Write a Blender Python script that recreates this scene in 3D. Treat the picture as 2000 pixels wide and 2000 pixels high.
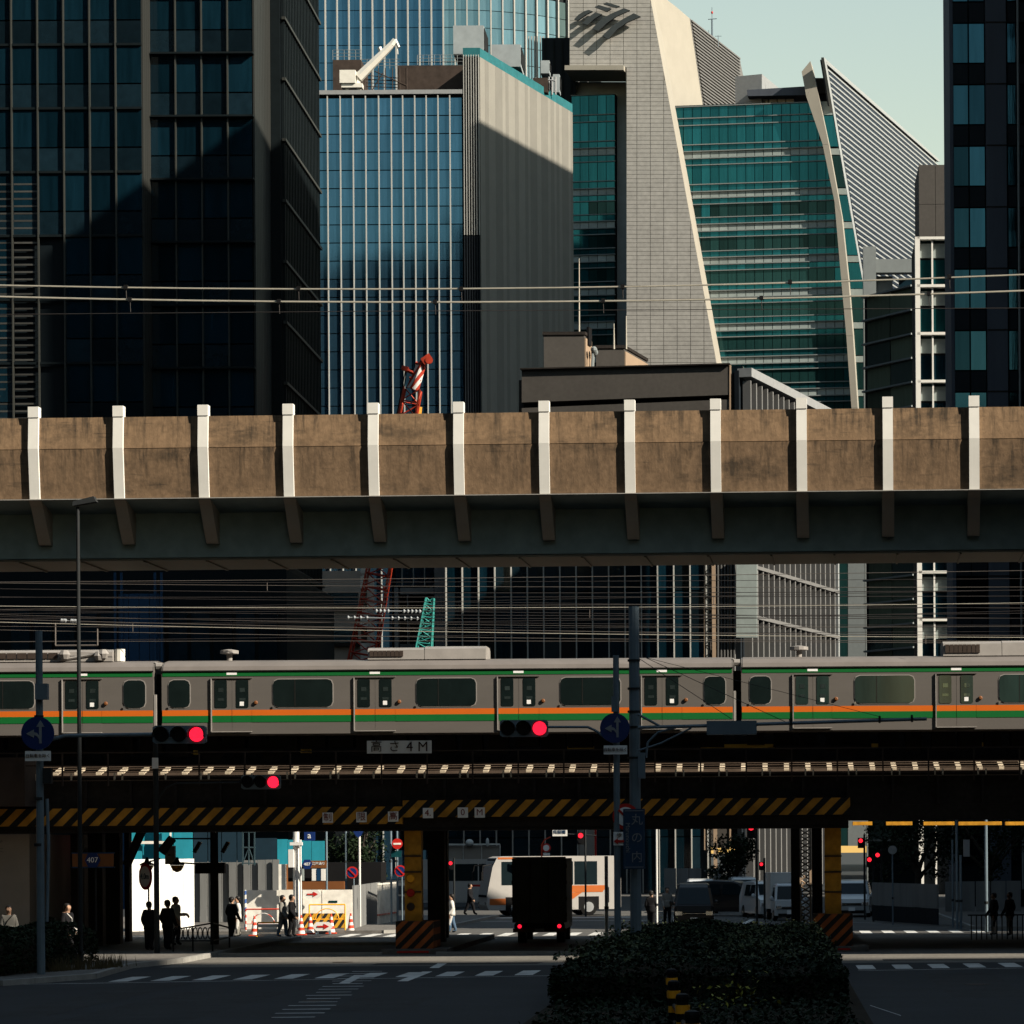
import bpy, bmesh, math, random
import numpy as np
from mathutils import Vector, Matrix
random.seed(7); np.random.seed(7)
S = bpy.context.scene
for o in list(bpy.data.objects): bpy.data.objects.remove(o)
C = S.collection
# ------------------------------------------------------------------ camera, sky, sun, exposure
F, CX, CY, CH, ROLL = 5660.0, 1500.0, 1660.0, 3.4, 0.0065
cam = bpy.data.cameras.new('camera'); cam_o = bpy.data.objects.new('camera', cam); C.objects.link(cam_o)
cam.sensor_width = 36; cam.lens = F/2000*36
cam.shift_x = -(CX-1000)/2000; cam.shift_y = (CY-1000)/2000
cam.clip_start = 0.5; cam.clip_end = 6000
cam_o.location = (0, 0, CH); cam_o.rotation_euler = (math.pi/2, ROLL, 0)
S.camera = cam_o
SUN = Vector((.75, -.35, .55)).normalized()
elev = math.asin(SUN.z); azim = math.atan2(SUN.x, SUN.y)
w = bpy.data.worlds.new('World'); S.world = w; w.use_nodes = True
nt = w.node_tree
sky = nt.nodes.new('ShaderNodeTexSky'); sky.sky_type = 'NISHITA'; sky.sun_disc = False
sky.sun_elevation = elev; sky.sun_rotation = azim; sky.air_density = 2.2; sky.dust_density = 0.3; sky.ozone_density = 0.0
bg = nt.nodes['Background']; bg.inputs['Strength'].default_value = 0.056
nt.links.new(sky.outputs[0], bg.inputs['Color'])
sl = bpy.data.lights.new('sun', 'SUN'); sl.energy = 5.0; sl.angle = math.radians(.53); sl.color = (1, .90, .74)
so = bpy.data.objects.new('sun', sl); C.objects.link(so)
so.rotation_euler = SUN.to_track_quat('Z', 'Y').to_euler(); so.location = (60, -40, 90)
S.view_settings.view_transform = 'Standard'; S.view_settings.look = 'None'
S.view_settings.exposure = 1.37; S.view_settings.gamma = 1
S.render.engine = 'CYCLES'

# ------------------------------------------------------------------ helpers
def W(x, y, d):
    """point seen at picture position x, y (2000 px frame) that stands d metres away"""
    dx, dy = x-CX, y-CY
    a, b = dx-ROLL*dy, dy+ROLL*dx
    return Vector((a*d/F, d, CH-b*d/F))
def WX(x, y, d): return W(x, y, d).x
def WZ(x, y, d): return W(x, y, d).z
def GD(x, y, z=0):
    b = (y-CY)+ROLL*(x-CX); return (CH-z)*F/b
def G(x, y, z=0):
    d = GD(x, y, z); p = W(x, y, d); p.z = z; return p

class MB:
    def __init__(s): s.v = []; s.f = []; s.m = []
    def add(s, vs, fs, m=0):
        n = len(s.v); s.v += [tuple(q) for q in vs]; s.f += [tuple(i+n for i in f) for f in fs]; s.m += [m]*len(fs); return s
    def box(s, x0, x1, y0, y1, z0, z1, m=0):
        if x0 > x1: x0, x1 = x1, x0
        if y0 > y1: y0, y1 = y1, y0
        if z0 > z1: z0, z1 = z1, z0
        return s.add([(x0,y0,z0),(x1,y0,z0),(x1,y1,z0),(x0,y1,z0),(x0,y0,z1),(x1,y0,z1),(x1,y1,z1),(x0,y1,z1)],
                     [(0,3,2,1),(4,5,6,7),(0,1,5,4),(1,2,6,5),(2,3,7,6),(3,0,4,7)], m)
    def rbox(s, c, size, yaw=0, m=0, tilt=0):
        R = Matrix.Rotation(yaw, 3, 'Z') @ Matrix.Rotation(tilt, 3, 'Y'); c = Vector(c); h = [q/2 for q in size]
        vs = [c + R @ Vector((sx*h[0], sy*h[1], sz*h[2])) for sz in (-1,1) for sx, sy in ((-1,-1),(1,-1),(1,1),(-1,1))]
        return s.add(vs, [(0,3,2,1),(4,5,6,7),(0,1,5,4),(1,2,6,5),(2,3,7,6),(3,0,4,7)], m)
    def prism(s, poly, fn, t0, t1, m=0, mside=None):
        """poly: 2d outline, fn(a, b, t) -> world point"""
        n = len(poly); vs = [fn(a, b, t0) for a, b in poly] + [fn(a, b, t1) for a, b in poly]
        s.add(vs, [tuple(range(n)), tuple(range(2*n-1, n-1, -1))], m)
        k = len(s.v)-2*n
        for i in range(n):
            j = (i+1) % n; s.f.append((k+i, k+n+i, k+n+j, k+j)); s.m.append(m if mside is None else mside)
        return s
    def tube(s, p0, p1, r0, r1=None, n=8, m=0, cap=True):
        r1 = r0 if r1 is None else r1
        p0, p1 = Vector(p0), Vector(p1); d = (p1-p0)
        if d.length < 1e-6: return s
        q = d.to_track_quat('Z', 'Y'); vs = []
        for p, r in ((p0, r0), (p1, r1)):
            for i in range(n):
                a = 2*math.pi*i/n; vs.append(p + q @ Vector((math.cos(a)*r, math.sin(a)*r, 0)))
        fs = [(i, (i+1) % n, n+(i+1) % n, n+i) for i in range(n)]
        if cap: fs += [tuple(range(n-1, -1, -1)), tuple(range(n, 2*n))]
        return s.add(vs, fs, m)
    def path(s, pts, r, n=6, m=0):
        for a, b in zip(pts[:-1], pts[1:]): s.tube(a, b, r, n=n, m=m)
        return s
    def lathe(s, c, prof, n=12, axis='Z', m=0):
        c = Vector(c); vs = []; k = len(prof)
        for r, h in prof:
            for i in range(n):
                a = 2*math.pi*i/n
                p = (math.cos(a)*r, math.sin(a)*r, h) if axis == 'Z' else (math.cos(a)*r, -h, math.sin(a)*r) if axis == 'Y' else (h, math.cos(a)*r, math.sin(a)*r)
                vs.append(c+Vector(p))
        fs = [(j*n+i, j*n+(i+1) % n, (j+1)*n+(i+1) % n, (j+1)*n+i) for j in range(k-1) for i in range(n)]
        fs += [tuple(range(n-1, -1, -1)), tuple((k-1)*n+i for i in range(n))]
        return s.add(vs, fs, m)
    def quad(s, a, b, c, d, m=0): return s.add([a, b, c, d], [(0, 1, 2, 3)], m)
    def ell(s, c, r, nu=10, nv=7, m=0):
        vs = [(c[0], c[1], c[2]-r[2])]; fs = []
        for j in range(1, nv):
            t = math.pi*j/nv-math.pi/2
            for i in range(nu):
                a = 2*math.pi*i/nu; vs.append((c[0]+r[0]*math.cos(a)*math.cos(t), c[1]+r[1]*math.sin(a)*math.cos(t), c[2]+r[2]*math.sin(t)))
        vs.append((c[0], c[1], c[2]+r[2])); L = len(vs)-1
        for i in range(nu):
            fs.append((0, 1+(i+1) % nu, 1+i)); fs.append((L, L-nu+i, L-nu+(i+1) % nu))
            for j in range(nv-2):
                a = 1+j*nu; fs.append((a+i, a+(i+1) % nu, a+nu+(i+1) % nu, a+nu+i))
        return s.add(vs, fs, m)
    def build(s, name, mats, parent=None, smooth=False, loc=None):
        o_ = wloc(parent) if parent is not None else (Vector(loc) if loc is not None else None)
        if o_ is None:
            a = np.array(s.v); o_ = Vector(((a[:,0].min()+a[:,0].max())/2, (a[:,1].min()+a[:,1].max())/2, a[:,2].min()))
        me = bpy.data.meshes.new(name); me.from_pydata([(p[0]-o_.x, p[1]-o_.y, p[2]-o_.z) for p in s.v], [], s.f)
        if not isinstance(mats, (list, tuple)): mats = [mats]
        for q in mats: me.materials.append(q)
        if len(mats) > 1: me.polygons.foreach_set('material_index', s.m)
        if smooth: me.polygons.foreach_set('use_smooth', [True]*len(s.f))
        me.update()
        ob = bpy.data.objects.new(name, me); C.objects.link(ob)
        if parent is not None: ob.parent = parent
        else: ob.location = o_
        return ob
def wloc(o):
    p = Vector(o.location)
    while o.parent: o = o.parent; p = p+Vector(o.location)
    return p
def tag(o, label, cat, group=None):
    o['label'] = label; o['category'] = cat
    if group: o['group'] = group
    return o
def thing(name, label, cat, loc, group=None):
    o = bpy.data.objects.new(name, None); C.objects.link(o); o.location = loc; o.empty_display_size = .3
    return tag(o, label, cat, group)
def struct(o, kind='structure'): o['kind'] = kind; return o
_shared = {}
def inst(key, maker, name, mats, parent, loc, rot=(0,0,0)):
    """a part that shares its mesh with alike parts"""
    if key not in _shared:
        b = MB(); maker(b); me = bpy.data.meshes.new(name); me.from_pydata(b.v, [], b.f)
        if not isinstance(mats, (list, tuple)): mats = [mats]
        for q in mats: me.materials.append(q)
        if len(mats) > 1: me.polygons.foreach_set('material_index', b.m)
        _shared[key] = me
    o = bpy.data.objects.new(name, _shared[key]); C.objects.link(o); o.parent = parent
    o.location = Vector(loc)-wloc(parent) if parent else Vector(loc); o.rotation_euler = rot
    return o
def cbox(sx, sy, sz): return lambda b: b.box(-sx/2, sx/2, -sy/2, sy/2, -sz/2, sz/2)
def ibox(name, mt, parent, c, size, yaw=0, rot=None):
    k = (name, mt.name, tuple(round(q, 2) for q in size))
    return inst(k, cbox(*k[2]), name, mt, parent, c, rot or (0, 0, yaw))

# ------------------------------------------------------------------ materials
MATS = {}
ALB = .62                                                # overall albedo level for this exposure
KEEP = ('asphalt', 'asphalt_sunlit', 'amber', 'sign_white', 'yellow_board', 'orange_band', 'green_band')
def mat(name, col, rough=.6, metal=0., var=.18, scale=1.5, rnd=0., bump=0., spec=.18, emit=None, stretch=(1,1,1), scale2=None, alpha=None, coat=0.):
    if metal < .5 and name not in KEEP: col = tuple(q*ALB for q in col)
    m = bpy.data.materials.new(name); m.use_nodes = True; t = m.node_tree; N = t.nodes; L = t.links; b = N['Principled BSDF']
    b.inputs['Roughness'].default_value = rough; b.inputs['Metallic'].default_value = metal
    b.inputs['Specular IOR Level'].default_value = spec; b.inputs['Coat Weight'].default_value = coat
    if emit: b.inputs['Emission Color'].default_value = (*emit[0], 1); b.inputs['Emission Strength'].default_value = emit[1]
    g = N.new('ShaderNodeNewGeometry'); mp = N.new('ShaderNodeMapping'); mp.inputs['Scale'].default_value = stretch
    L.new(g.outputs['Position'], mp.inputs['Vector'])
    n = N.new('ShaderNodeTexNoise'); n.inputs['Scale'].default_value = scale; n.inputs['Detail'].default_value = 6; n.inputs['Roughness'].default_value = .65
    L.new(mp.outputs[0], n.inputs['Vector'])
    r = N.new('ShaderNodeMapRange'); r.inputs['From Min'].default_value = .3; r.inputs['From Max'].default_value = .7
    r.inputs['To Min'].default_value = 1-var; r.inputs['To Max'].default_value = 1+var; L.new(n.outputs[0], r.inputs['Value'])
    last = r.outputs[0]
    if scale2:
        n2 = N.new('ShaderNodeTexNoise'); n2.inputs['Scale'].default_value = scale2; n2.inputs['Detail'].default_value = 4; L.new(g.outputs['Position'], n2.inputs['Vector'])
        r2 = N.new('ShaderNodeMapRange'); r2.inputs['From Min'].default_value = .3; r2.inputs['From Max'].default_value = .7; r2.inputs['To Min'].default_value = 1-var; r2.inputs['To Max'].default_value = 1+var
        L.new(n2.outputs[0], r2.inputs['Value']); k = N.new('ShaderNodeMath'); k.operation = 'MULTIPLY'; L.new(last, k.inputs[0]); L.new(r2.outputs[0], k.inputs[1]); last = k.outputs[0]
    if rnd:
        oi = N.new('ShaderNodeObjectInfo'); r3 = N.new('ShaderNodeMapRange'); r3.inputs['To Min'].default_value = 1-rnd; r3.inputs['To Max'].default_value = 1+rnd
        L.new(oi.outputs['Random'], r3.inputs['Value']); k = N.new('ShaderNodeMath'); k.operation = 'MULTIPLY'; L.new(last, k.inputs[0]); L.new(r3.outputs[0], k.inputs[1]); last = k.outputs[0]
    mx = N.new('ShaderNodeVectorMath'); mx.operation = 'SCALE'; mx.inputs[0].default_value = col; L.new(last, mx.inputs['Scale'])
    L.new(mx.outputs[0], b.inputs['Base Color'])
    if bump:
        bp = N.new('ShaderNodeBump'); bp.inputs['Strength'].default_value = bump; bp.inputs['Distance'].default_value = .05
        L.new(n.outputs[0], bp.inputs['Height']); L.new(bp.outputs[0], b.inputs['Normal'])
    if alpha is not None: b.inputs['Alpha'].default_value = alpha
    MATS[name] = m; return m
def stripes(name, ca, cb, period, kx=1., kz=1., duty=.5, rough=.6, ky=0., wear=.35):
    ca = tuple(q*ALB for q in ca); cb = tuple(q*ALB for q in cb); m = mat(name, ca, rough=rough); t = m.node_tree; N = t.nodes; L = t.links; b = N['Principled BSDF']
    g = N.new('ShaderNodeNewGeometry'); d = N.new('ShaderNodeVectorMath'); d.operation = 'DOT_PRODUCT'; d.inputs[1].default_value = (kx/period, ky/period, -kz/period)
    L.new(g.outputs['Position'], d.inputs[0])
    fr = N.new('ShaderNodeMath'); fr.operation = 'FRACT'; L.new(d.outputs['Value'], fr.inputs[0])
    lt = N.new('ShaderNodeMath'); lt.operation = 'LESS_THAN'; lt.inputs[1].default_value = duty; L.new(fr.outputs[0], lt.inputs[0])
    n = N.new('ShaderNodeTexNoise'); n.inputs['Scale'].default_value = 2.2; n.inputs['Detail'].default_value = 8; L.new(g.outputs['Position'], n.inputs['Vector'])
    r = N.new('ShaderNodeMapRange'); r.inputs['From Min'].default_value = .35; r.inputs['From Max'].default_value = .65; r.inputs['To Min'].default_value = 1-wear; r.inputs['To Max'].default_value = 1.1
    L.new(n.outputs[0], r.inputs[0])
    mx = N.new('ShaderNodeMix'); mx.data_type = 'RGBA'; mx.inputs['A'].default_value = (*cb, 1); mx.inputs['B'].default_value = (*ca, 1); L.new(lt.outputs[0], mx.inputs['Factor'])
    sc = N.new('ShaderNodeVectorMath'); sc.operation = 'SCALE'; L.new(mx.outputs['Result'], sc.inputs[0]); L.new(r.outputs[0], sc.inputs['Scale'])
    L.new(sc.outputs[0], b.inputs['Base Color']); return m
def glass(name, col, rough=.06, metal=.85, rnd=.25, bump=.02, streak=True):
    """tinted mirror curtain-wall glass; streaks are the hanging blinds behind it"""
    return mat(name, col, rough=rough, metal=metal, var=.16 if streak else .05, scale=1.0, stretch=(2.6, 2.6, .18), rnd=rnd, bump=bump)

M = MATS
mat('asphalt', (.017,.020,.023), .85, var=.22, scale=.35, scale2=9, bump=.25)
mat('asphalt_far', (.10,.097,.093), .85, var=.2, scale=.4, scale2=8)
mat('asphalt_sunlit', (.105,.098,.088), .85, var=.22, scale=.5, scale2=8, bump=.2)  # pale asphalt copy, sunlight of the bright road strip in its colour
mat('lane_white', (.62,.62,.60), .7, var=.25, scale=3, scale2=.7)
mat('lane_yellow', (.60,.36,.06), .7, var=.2, scale=3)
mat('paving', (.15,.14,.13), .8, var=.2, scale=1.2, scale2=7)
mat('kerb', (.32,.31,.29), .8, var=.2, scale=2)
mat('soil', (.035,.028,.02), .95, spec=.06, var=.3, scale=3)


mat('post_white', (.83,.82,.78), .6, var=.05, scale=2)
mat('viaduct_steel', (.36,.43,.40), .6, spec=.25, var=.1, scale=.5, scale2=2)
mat('viaduct_rib', (.70,.57,.46), .6, var=.1, scale=.6)
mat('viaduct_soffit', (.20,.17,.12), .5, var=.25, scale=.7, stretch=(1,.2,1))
mat('steel_dark', (.028,.024,.022), .6, spec=.06, var=.25, scale=1.2, scale2=6)
mat('steel_brown', (.06,.045,.038), .6, spec=.06, var=.25, scale=1.2)
mat('yellow_paint', (.62,.29,.025), .55, var=.2, scale=1.6, scale2=5)
mat('yellow_board', (.72,.52,.10), .6, var=.1, scale=2)
mat('tie_wood', (.56,.47,.35), .8, var=.25, scale=3)
mat('rail_steel', (.15,.11,.085), .4, metal=.4, var=.2, scale=2)
mat('train_steel', (.150,.137,.127), .45, metal=.15, var=.06, scale=.8, stretch=(.4,1,2))
mat('train_roof', (.175,.157,.147), .6, var=.12, scale=1)
mat('train_gear', (.30,.28,.265), .6, var=.12, scale=2)
mat('train_under', (.02,.018,.017), .8, spec=.06, var=.3, scale=2)
mat('orange_band', (.40,.085,.008), .45, var=.03)
mat('green_band', (.004,.080,.018), .45, var=.04)
mat('train_glass', (.008,.014,.014), .06, var=.2, spec=.45)
mat('train_glass_pale', (.022,.040,.036), .08, var=.35, scale=.6, stretch=(2,1,.3), spec=.5)  # right car's glass, its reflections put into a paler tint
mat('rubber', (.012,.012,.012), .7, spec=.06, var=.2)
mat('white_paint', (.75,.74,.72), .5, var=.06, scale=2)
mat('grey_paint', (.30,.31,.32), .5, var=.1, scale=2)
mat('pole_grey', (.15,.20,.24), .5, var=.12, scale=2)
mat('pole_dark', (.03,.033,.035), .5, spec=.06, var=.12, scale=2)
mat('sign_blue', (.010,.032,.15), .4, var=.05)
mat('sign_navy', (.010,.048,.115), .4, var=.06)
mat('sign_white', (.60,.60,.60), .5, var=.06, scale=3)
mat('sign_red', (.55,.02,.015), .45, var=.06)
mat('sign_orange', (.20,.075,.025), .5, var=.1)
mat('sign_dim', (.26,.28,.30), .5, var=.06, scale=3)
mat('text_dark', (.05,.02,.015), .6, var=.05)
mat('text_red', (.22,.02,.015), .6, var=.05)
mat('red_lamp', (.6,.01,.02), .3, emit=((1,.012,.04), 1.1), var=.02)
mat('red_lamp_far', (.6,.01,.02), .3, emit=((1,.015,.03), .8), var=.02)
mat('dark_lens', (.012,.012,.014), .2, var=.1)
mat('amber', (.75,.33,.02), .4, var=.05)
mat('black', (.012,.012,.013), .5, spec=.06, var=.1)
# buildings
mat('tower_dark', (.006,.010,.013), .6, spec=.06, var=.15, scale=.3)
mat('tower_metal', (.040,.042,.040), .5, spec=.06, metal=.2, var=.12, scale=.8, stretch=(3,3,.1))
mat('tower_fin', (.040,.042,.038), .5, var=.08)
mat('tower_rib', (.008,.012,.014), .5, spec=.06, var=.15)
mat('louvre', (.05,.05,.047), .5, var=.15, rnd=.4)
mat('glass_dark', (.003,.0145,.024), .07, var=.3, scale=.9, stretch=(2.2,2.2,.2), rnd=.45, bump=.06, spec=.5)
mat('glass_dark_spandrel', (.006,.016,.024), .15, var=.2, rnd=.5, spec=.35)
glass('glass_blue', (.048,.125,.205), rnd=.10, bump=.03)
glass('glass_blue_light', (.17,.28,.33), rnd=.12, bump=.02)
glass('glass_green', (.013,.095,.112), metal=.7, rnd=.25, bump=.03)
glass('glass_green_dark', (.010,.035,.035), metal=.5, rnd=.5, bump=.03)
glass('glass_grey', (.10,.14,.14), rnd=.2)
mat('fin_white', (.42,.42,.40), .5, var=.06)
mat('panel_pale', (.245,.237,.212), .7, var=.06, scale=.4, rnd=.02)
mat('panel_mid', (.20,.193,.173), .7, var=.06, scale=.4)
mat('panel_dark', (.016,.021,.027), .6, spec=.06, var=.12, scale=.5)
mat('plant_blue', (.33,.37,.39), .6, var=.15, scale=.6)
mat('teal_net', (.02,.14,.16), .8, var=.2, scale=1.2)
mat('stone_tile', (.455,.44,.415), .75, var=.10, scale=.18, scale2=1.6, rnd=.1)
mat('stone_joint', (.20,.19,.17), .9, var=.1)
mat('stone_white', (.375,.35,.30), .7, var=.06, scale=.3)
mat('stone_grey', (.17,.17,.17), .8, var=.08, scale=.4)
mat('recess', (.085,.098,.125), .7, spec=.06, var=.15, scale=.5, stretch=(1,1,.2))
mat('frame_grey', (.22,.245,.25), .5, var=.08)
mat('spandrel_white', (.31,.36,.355), .4, var=.1, rnd=.15)
mat('brown_stone', (.075,.068,.062), .8, var=.08, scale=.3, scale2=3)
mat('tan_panel', (.34,.245,.17), .75, var=.08, scale=.6)
mat('logo_dark', (.05,.06,.065), .5, var=.1)
mat('slat_white', (.34,.36,.37), .4, var=.05)
mat('slat_gap', (.02,.03,.05), .4, var=.1)
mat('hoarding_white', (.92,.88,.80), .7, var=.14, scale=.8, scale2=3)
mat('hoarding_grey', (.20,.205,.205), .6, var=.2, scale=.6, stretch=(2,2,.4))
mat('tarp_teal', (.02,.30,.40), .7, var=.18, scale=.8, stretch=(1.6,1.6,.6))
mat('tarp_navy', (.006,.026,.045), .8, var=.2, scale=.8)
mat('crane_red', (.42,.045,.02), .5, var=.2)
mat('crane_green', (.03,.24,.22), .5, var=.2)
mat('crane_white', (.80,.77,.70), .5, var=.08)
mat('beige_wall', (.42,.36,.31), .8, var=.12, scale=.5)
mat('wire', (.11,.095,.085), .5, var=.15)
mat('wire_dark', (.03,.025,.024), .6, var=.1)
mat('wire_lit', (.42,.39,.33), .4, var=.15)
mat('leaf', (.015,.027,.012), .6, spec=.06, var=.5, scale=2.5, scale2=11)
mat('leaf_yellow', (.30,.28,.03), .6, var=.3, scale=2)
mat('dry_grass', (.09,.07,.035), .8, var=.4, scale=2)
mat('bark', (.05,.04,.032), .9, var=.3, scale=4)
mat('cone_red', (.65,.07,.03), .5, var=.1)
mat('skin', (.42,.25,.17), .6, var=.05)
mat('hair', (.012,.010,.009), .5, var=.2)
mat('cloth_black', (.012,.012,.014), .85, spec=.06, var=.2)
mat('cloth_white', (.62,.60,.57), .85, var=.08)
mat('cloth_denim', (.07,.12,.19), .85, var=.15)
mat('cloth_grey', (.22,.21,.19), .85, var=.12)
mat('car_black', (.008,.008,.010), .35, var=.05, spec=.2, coat=.05)
mat('car_white', (.58,.60,.62), .3, var=.04, coat=.4)
mat('car_glass', (.010,.018,.022), .06, var=.1, spec=.12)
mat('chrome', (.6,.6,.6), .2, metal=.9, var=.05)
mat('bus_white', (.44,.42,.40), .4, var=.08, scale=1)
mat('bus_orange', (.52,.14,.035), .4, var=.08)
mat('truck_dark', (.085,.087,.086), .6, spec=.06, var=.2, scale=1.5)
stripes('hazard', (.60,.28,.03), (.012,.012,.012), .60, kx=1, kz=1, duty=.52)
stripes('hazard_base', (.46,.12,.025), (.015,.014,.014), .43, kx=1, kz=1.0, duty=.5)
stripes('hazard_board', (.70,.36,.03), (.02,.02,.02), .32, kx=1, kz=.7, duty=.5, wear=.1)
stripes('pole_check', (.05,.12,.35), (.65,.65,.62), .36, kx=.4, kz=1, duty=.5, wear=.05)
stripes('cone_stripe', (.62,.06,.03), (.72,.70,.68), .26, kx=.01, kz=1, duty=.5, wear=.05)
stripes('boom_stripe', (.40,.04,.02), (.72,.70,.68), .75, kx=1.4, kz=1, duty=.5, wear=.05)

glass('glass_navy', (.012,.040,.064), metal=.95, rnd=.5, bump=.08)
mat('leaf_mid', (.05,.065,.02), .65, var=.4, scale=3, scale2=11)
glass('glass_wavy', (.16,.20,.15), rough=.1, metal=.45, rnd=.5, bump=.2)
mat('asphalt_patch', (.034,.036,.038), .9, var=.3, scale=.8, scale2=10, bump=.3)
def stained(name, col, zt, depth, k):
    """weathered concrete: soot runs down from the top edge, patches and fine pitting elsewhere"""
    m = mat(name, col, .92, var=.16, scale=2.2, stretch=(1.3, 1.3, .8), scale2=7.5, bump=.4); t = m.node_tree; N = t.nodes; L = t.links; b = N['Principled BSDF']
    src = b.inputs['Base Color'].links[0].from_socket; g = N.new('ShaderNodeNewGeometry')
    def noise(sx, sz, sc, det, lo, hi):
        mp = N.new('ShaderNodeMapping'); mp.inputs['Scale'].default_value = (sx, sx, sz); L.new(g.outputs['Position'], mp.inputs['Vector']); n = N.new('ShaderNodeTexNoise'); n.inputs['Scale'].default_value = sc; n.inputs['Detail'].default_value = det; n.inputs['Roughness'].default_value = .7
        L.new(mp.outputs[0], n.inputs['Vector']); r = N.new('ShaderNodeMapRange'); r.interpolation_type = 'SMOOTHSTEP'; r.inputs['From Min'].default_value = lo; r.inputs['From Max'].default_value = hi; L.new(n.outputs[0], r.inputs[0]); return r.outputs[0]
    def mul(a_, b_):
        q = N.new('ShaderNodeMath'); q.operation = 'MULTIPLY'
        for i_, v in enumerate((a_, b_)):
            if isinstance(v, float): q.inputs[i_].default_value = v
            else: L.new(v, q.inputs[i_])
        return q.outputs[0]
    def add(a_, b_): q = N.new('ShaderNodeMath'); q.operation = 'ADD'; q.use_clamp = True; L.new(a_, q.inputs[0]); L.new(b_, q.inputs[1]); return q.outputs[0]
    sp = N.new('ShaderNodeSeparateXYZ'); L.new(g.outputs['Position'], sp.inputs[0]); mr = N.new('ShaderNodeMapRange'); mr.inputs['From Min'].default_value = zt-depth; mr.inputs['From Max'].default_value = zt; L.new(sp.outputs['Z'], mr.inputs[0])
    runs = mul(noise(5.5, .35, 1., 5, .44, .68), mr.outputs[0]); patch = mul(noise(.45, 1.1, 1., 6, .5, .72), .75); crack = mul(noise(.5, 6., 1.3, 3, .62, .70), .4)
    f = mul(add(add(runs, patch), crack), k)
    mx = N.new('ShaderNodeMix'); mx.data_type = 'RGBA'; L.new(f, mx.inputs['Factor']); L.new(src, mx.inputs['A']); mx.inputs['B'].default_value = (.018, .016, .013, 1); L.new(mx.outputs['Result'], b.inputs['Base Color'])
stained('concrete_wall', (.25,.163,.096), 16.5, 1.3, .8); stained('concrete_low', (.225,.148,.09), 15.55, 1.7, .8)
def led(name, es):
    m = M[name]; t = m.node_tree; N = t.nodes; L = t.links; b = N['Principled BSDF']; g = N.new('ShaderNodeNewGeometry'); v = N.new('ShaderNodeTexVoronoi'); v.inputs['Scale'].default_value = 34; v.inputs['Randomness'].default_value = .25; L.new(g.outputs['Position'], v.inputs['Vector'])
    r = N.new('ShaderNodeMapRange'); r.inputs['From Max'].default_value = .7; r.inputs['To Min'].default_value = es*1.5; r.inputs['To Max'].default_value = es*.5; L.new(v.outputs['Distance'], r.inputs[0]); L.new(r.outputs[0], b.inputs['Emission Strength'])
led('red_lamp', .85)
def text(parent, s, size, p, mt, name='lettering', rotz=0., vertical=False, align='CENTER', sx=1., depth=.006):
    """flat lettering standing upright, facing -Y, centred at p"""
    if vertical:
        return [text(parent, ch, size, Vector(p)-Vector((0, 0, i*vertical)), mt, name) for i, ch in enumerate(s)]
    cu = bpy.data.curves.new(name, 'FONT'); cu.body = s; cu.size = size; cu.align_x = align; cu.align_y = 'CENTER'; cu.extrude = depth; cu.resolution_u = 3
    ob = bpy.data.objects.new(name, cu); C.objects.link(ob)
    dg = bpy.context.evaluated_depsgraph_get(); me = bpy.data.meshes.new_from_object(ob.evaluated_get(dg)); bpy.data.objects.remove(ob); bpy.data.curves.remove(cu)
    me.materials.clear(); me.materials.append(mt); me.name = name
    o = bpy.data.objects.new(name, me); C.objects.link(o)
    if parent: o.parent = parent
    o.location = Vector(p)-(wloc(parent) if parent else Vector()); o.rotation_euler = (math.pi/2, 0, rotz); o.scale = (sx, 1, 1)
    return o

def curtain(parent, O, yaw, ucols, zrows, pick, name='pane', gap=.07, th=.12, out=0., jitter=.003, limit=300):
    """grid of separate panes on a wall that starts at O=(x, y) and runs along yaw"""
    u = Vector((math.cos(yaw), math.sin(yaw), 0)); n = Vector((math.sin(yaw), -math.cos(yaw), 0)); k = 0; rest = {}
    for j in range(len(zrows)-1):
        for i in range(len(ucols)-1):
            mt = pick(i, j)
            if mt is None: continue
            wd, ht = ucols[i+1]-ucols[i]-gap, zrows[j+1]-zrows[j]-gap
            c = Vector((O[0], O[1], 0))+u*((ucols[i]+ucols[i+1])/2)+n*out+Vector((0, 0, (zrows[j]+zrows[j+1])/2))
            if k < limit:
                ibox(name, mt, parent, c, (wd, th, ht), rot=(random.gauss(0, jitter), 0, yaw+random.gauss(0, jitter)))
            else: rest.setdefault(mt.name, MB()).rbox(c, (wd, th, ht), yaw)
            k += 1
    for mn, b in rest.items():
        o = b.build('small_'+name+'s', M[mn], parent); o['kind'] = 'stuff'
def bars(parent, O, yaw, us, z0, z1, mt, wd, dp, name='mullion', out=0.):
    u = Vector((math.cos(yaw), math.sin(yaw), 0)); n = Vector((math.sin(yaw), -math.cos(yaw), 0))
    for q in us: ibox(name, mt, parent, Vector((O[0], O[1], (z0+z1)/2))+u*q+n*out, (wd, dp, abs(z1-z0)), yaw)
def hbars(parent, O, yaw, u0, u1, zs, mt, ht, dp, name='transom', out=0.):
    u = Vector((math.cos(yaw), math.sin(yaw), 0)); n = Vector((math.sin(yaw), -math.cos(yaw), 0))
    for z in zs: ibox(name, mt, parent, Vector((O[0], O[1], z))+u*((u0+u1)/2)+n*out, (abs(u1-u0), dp, ht), yaw)
def planbody(name, mt, parent, plan, z0, z1):
    b = MB(); b.prism(plan, lambda a, c, t: (a, c, t), z0, z1); return b.build(name, mt, parent)
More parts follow.
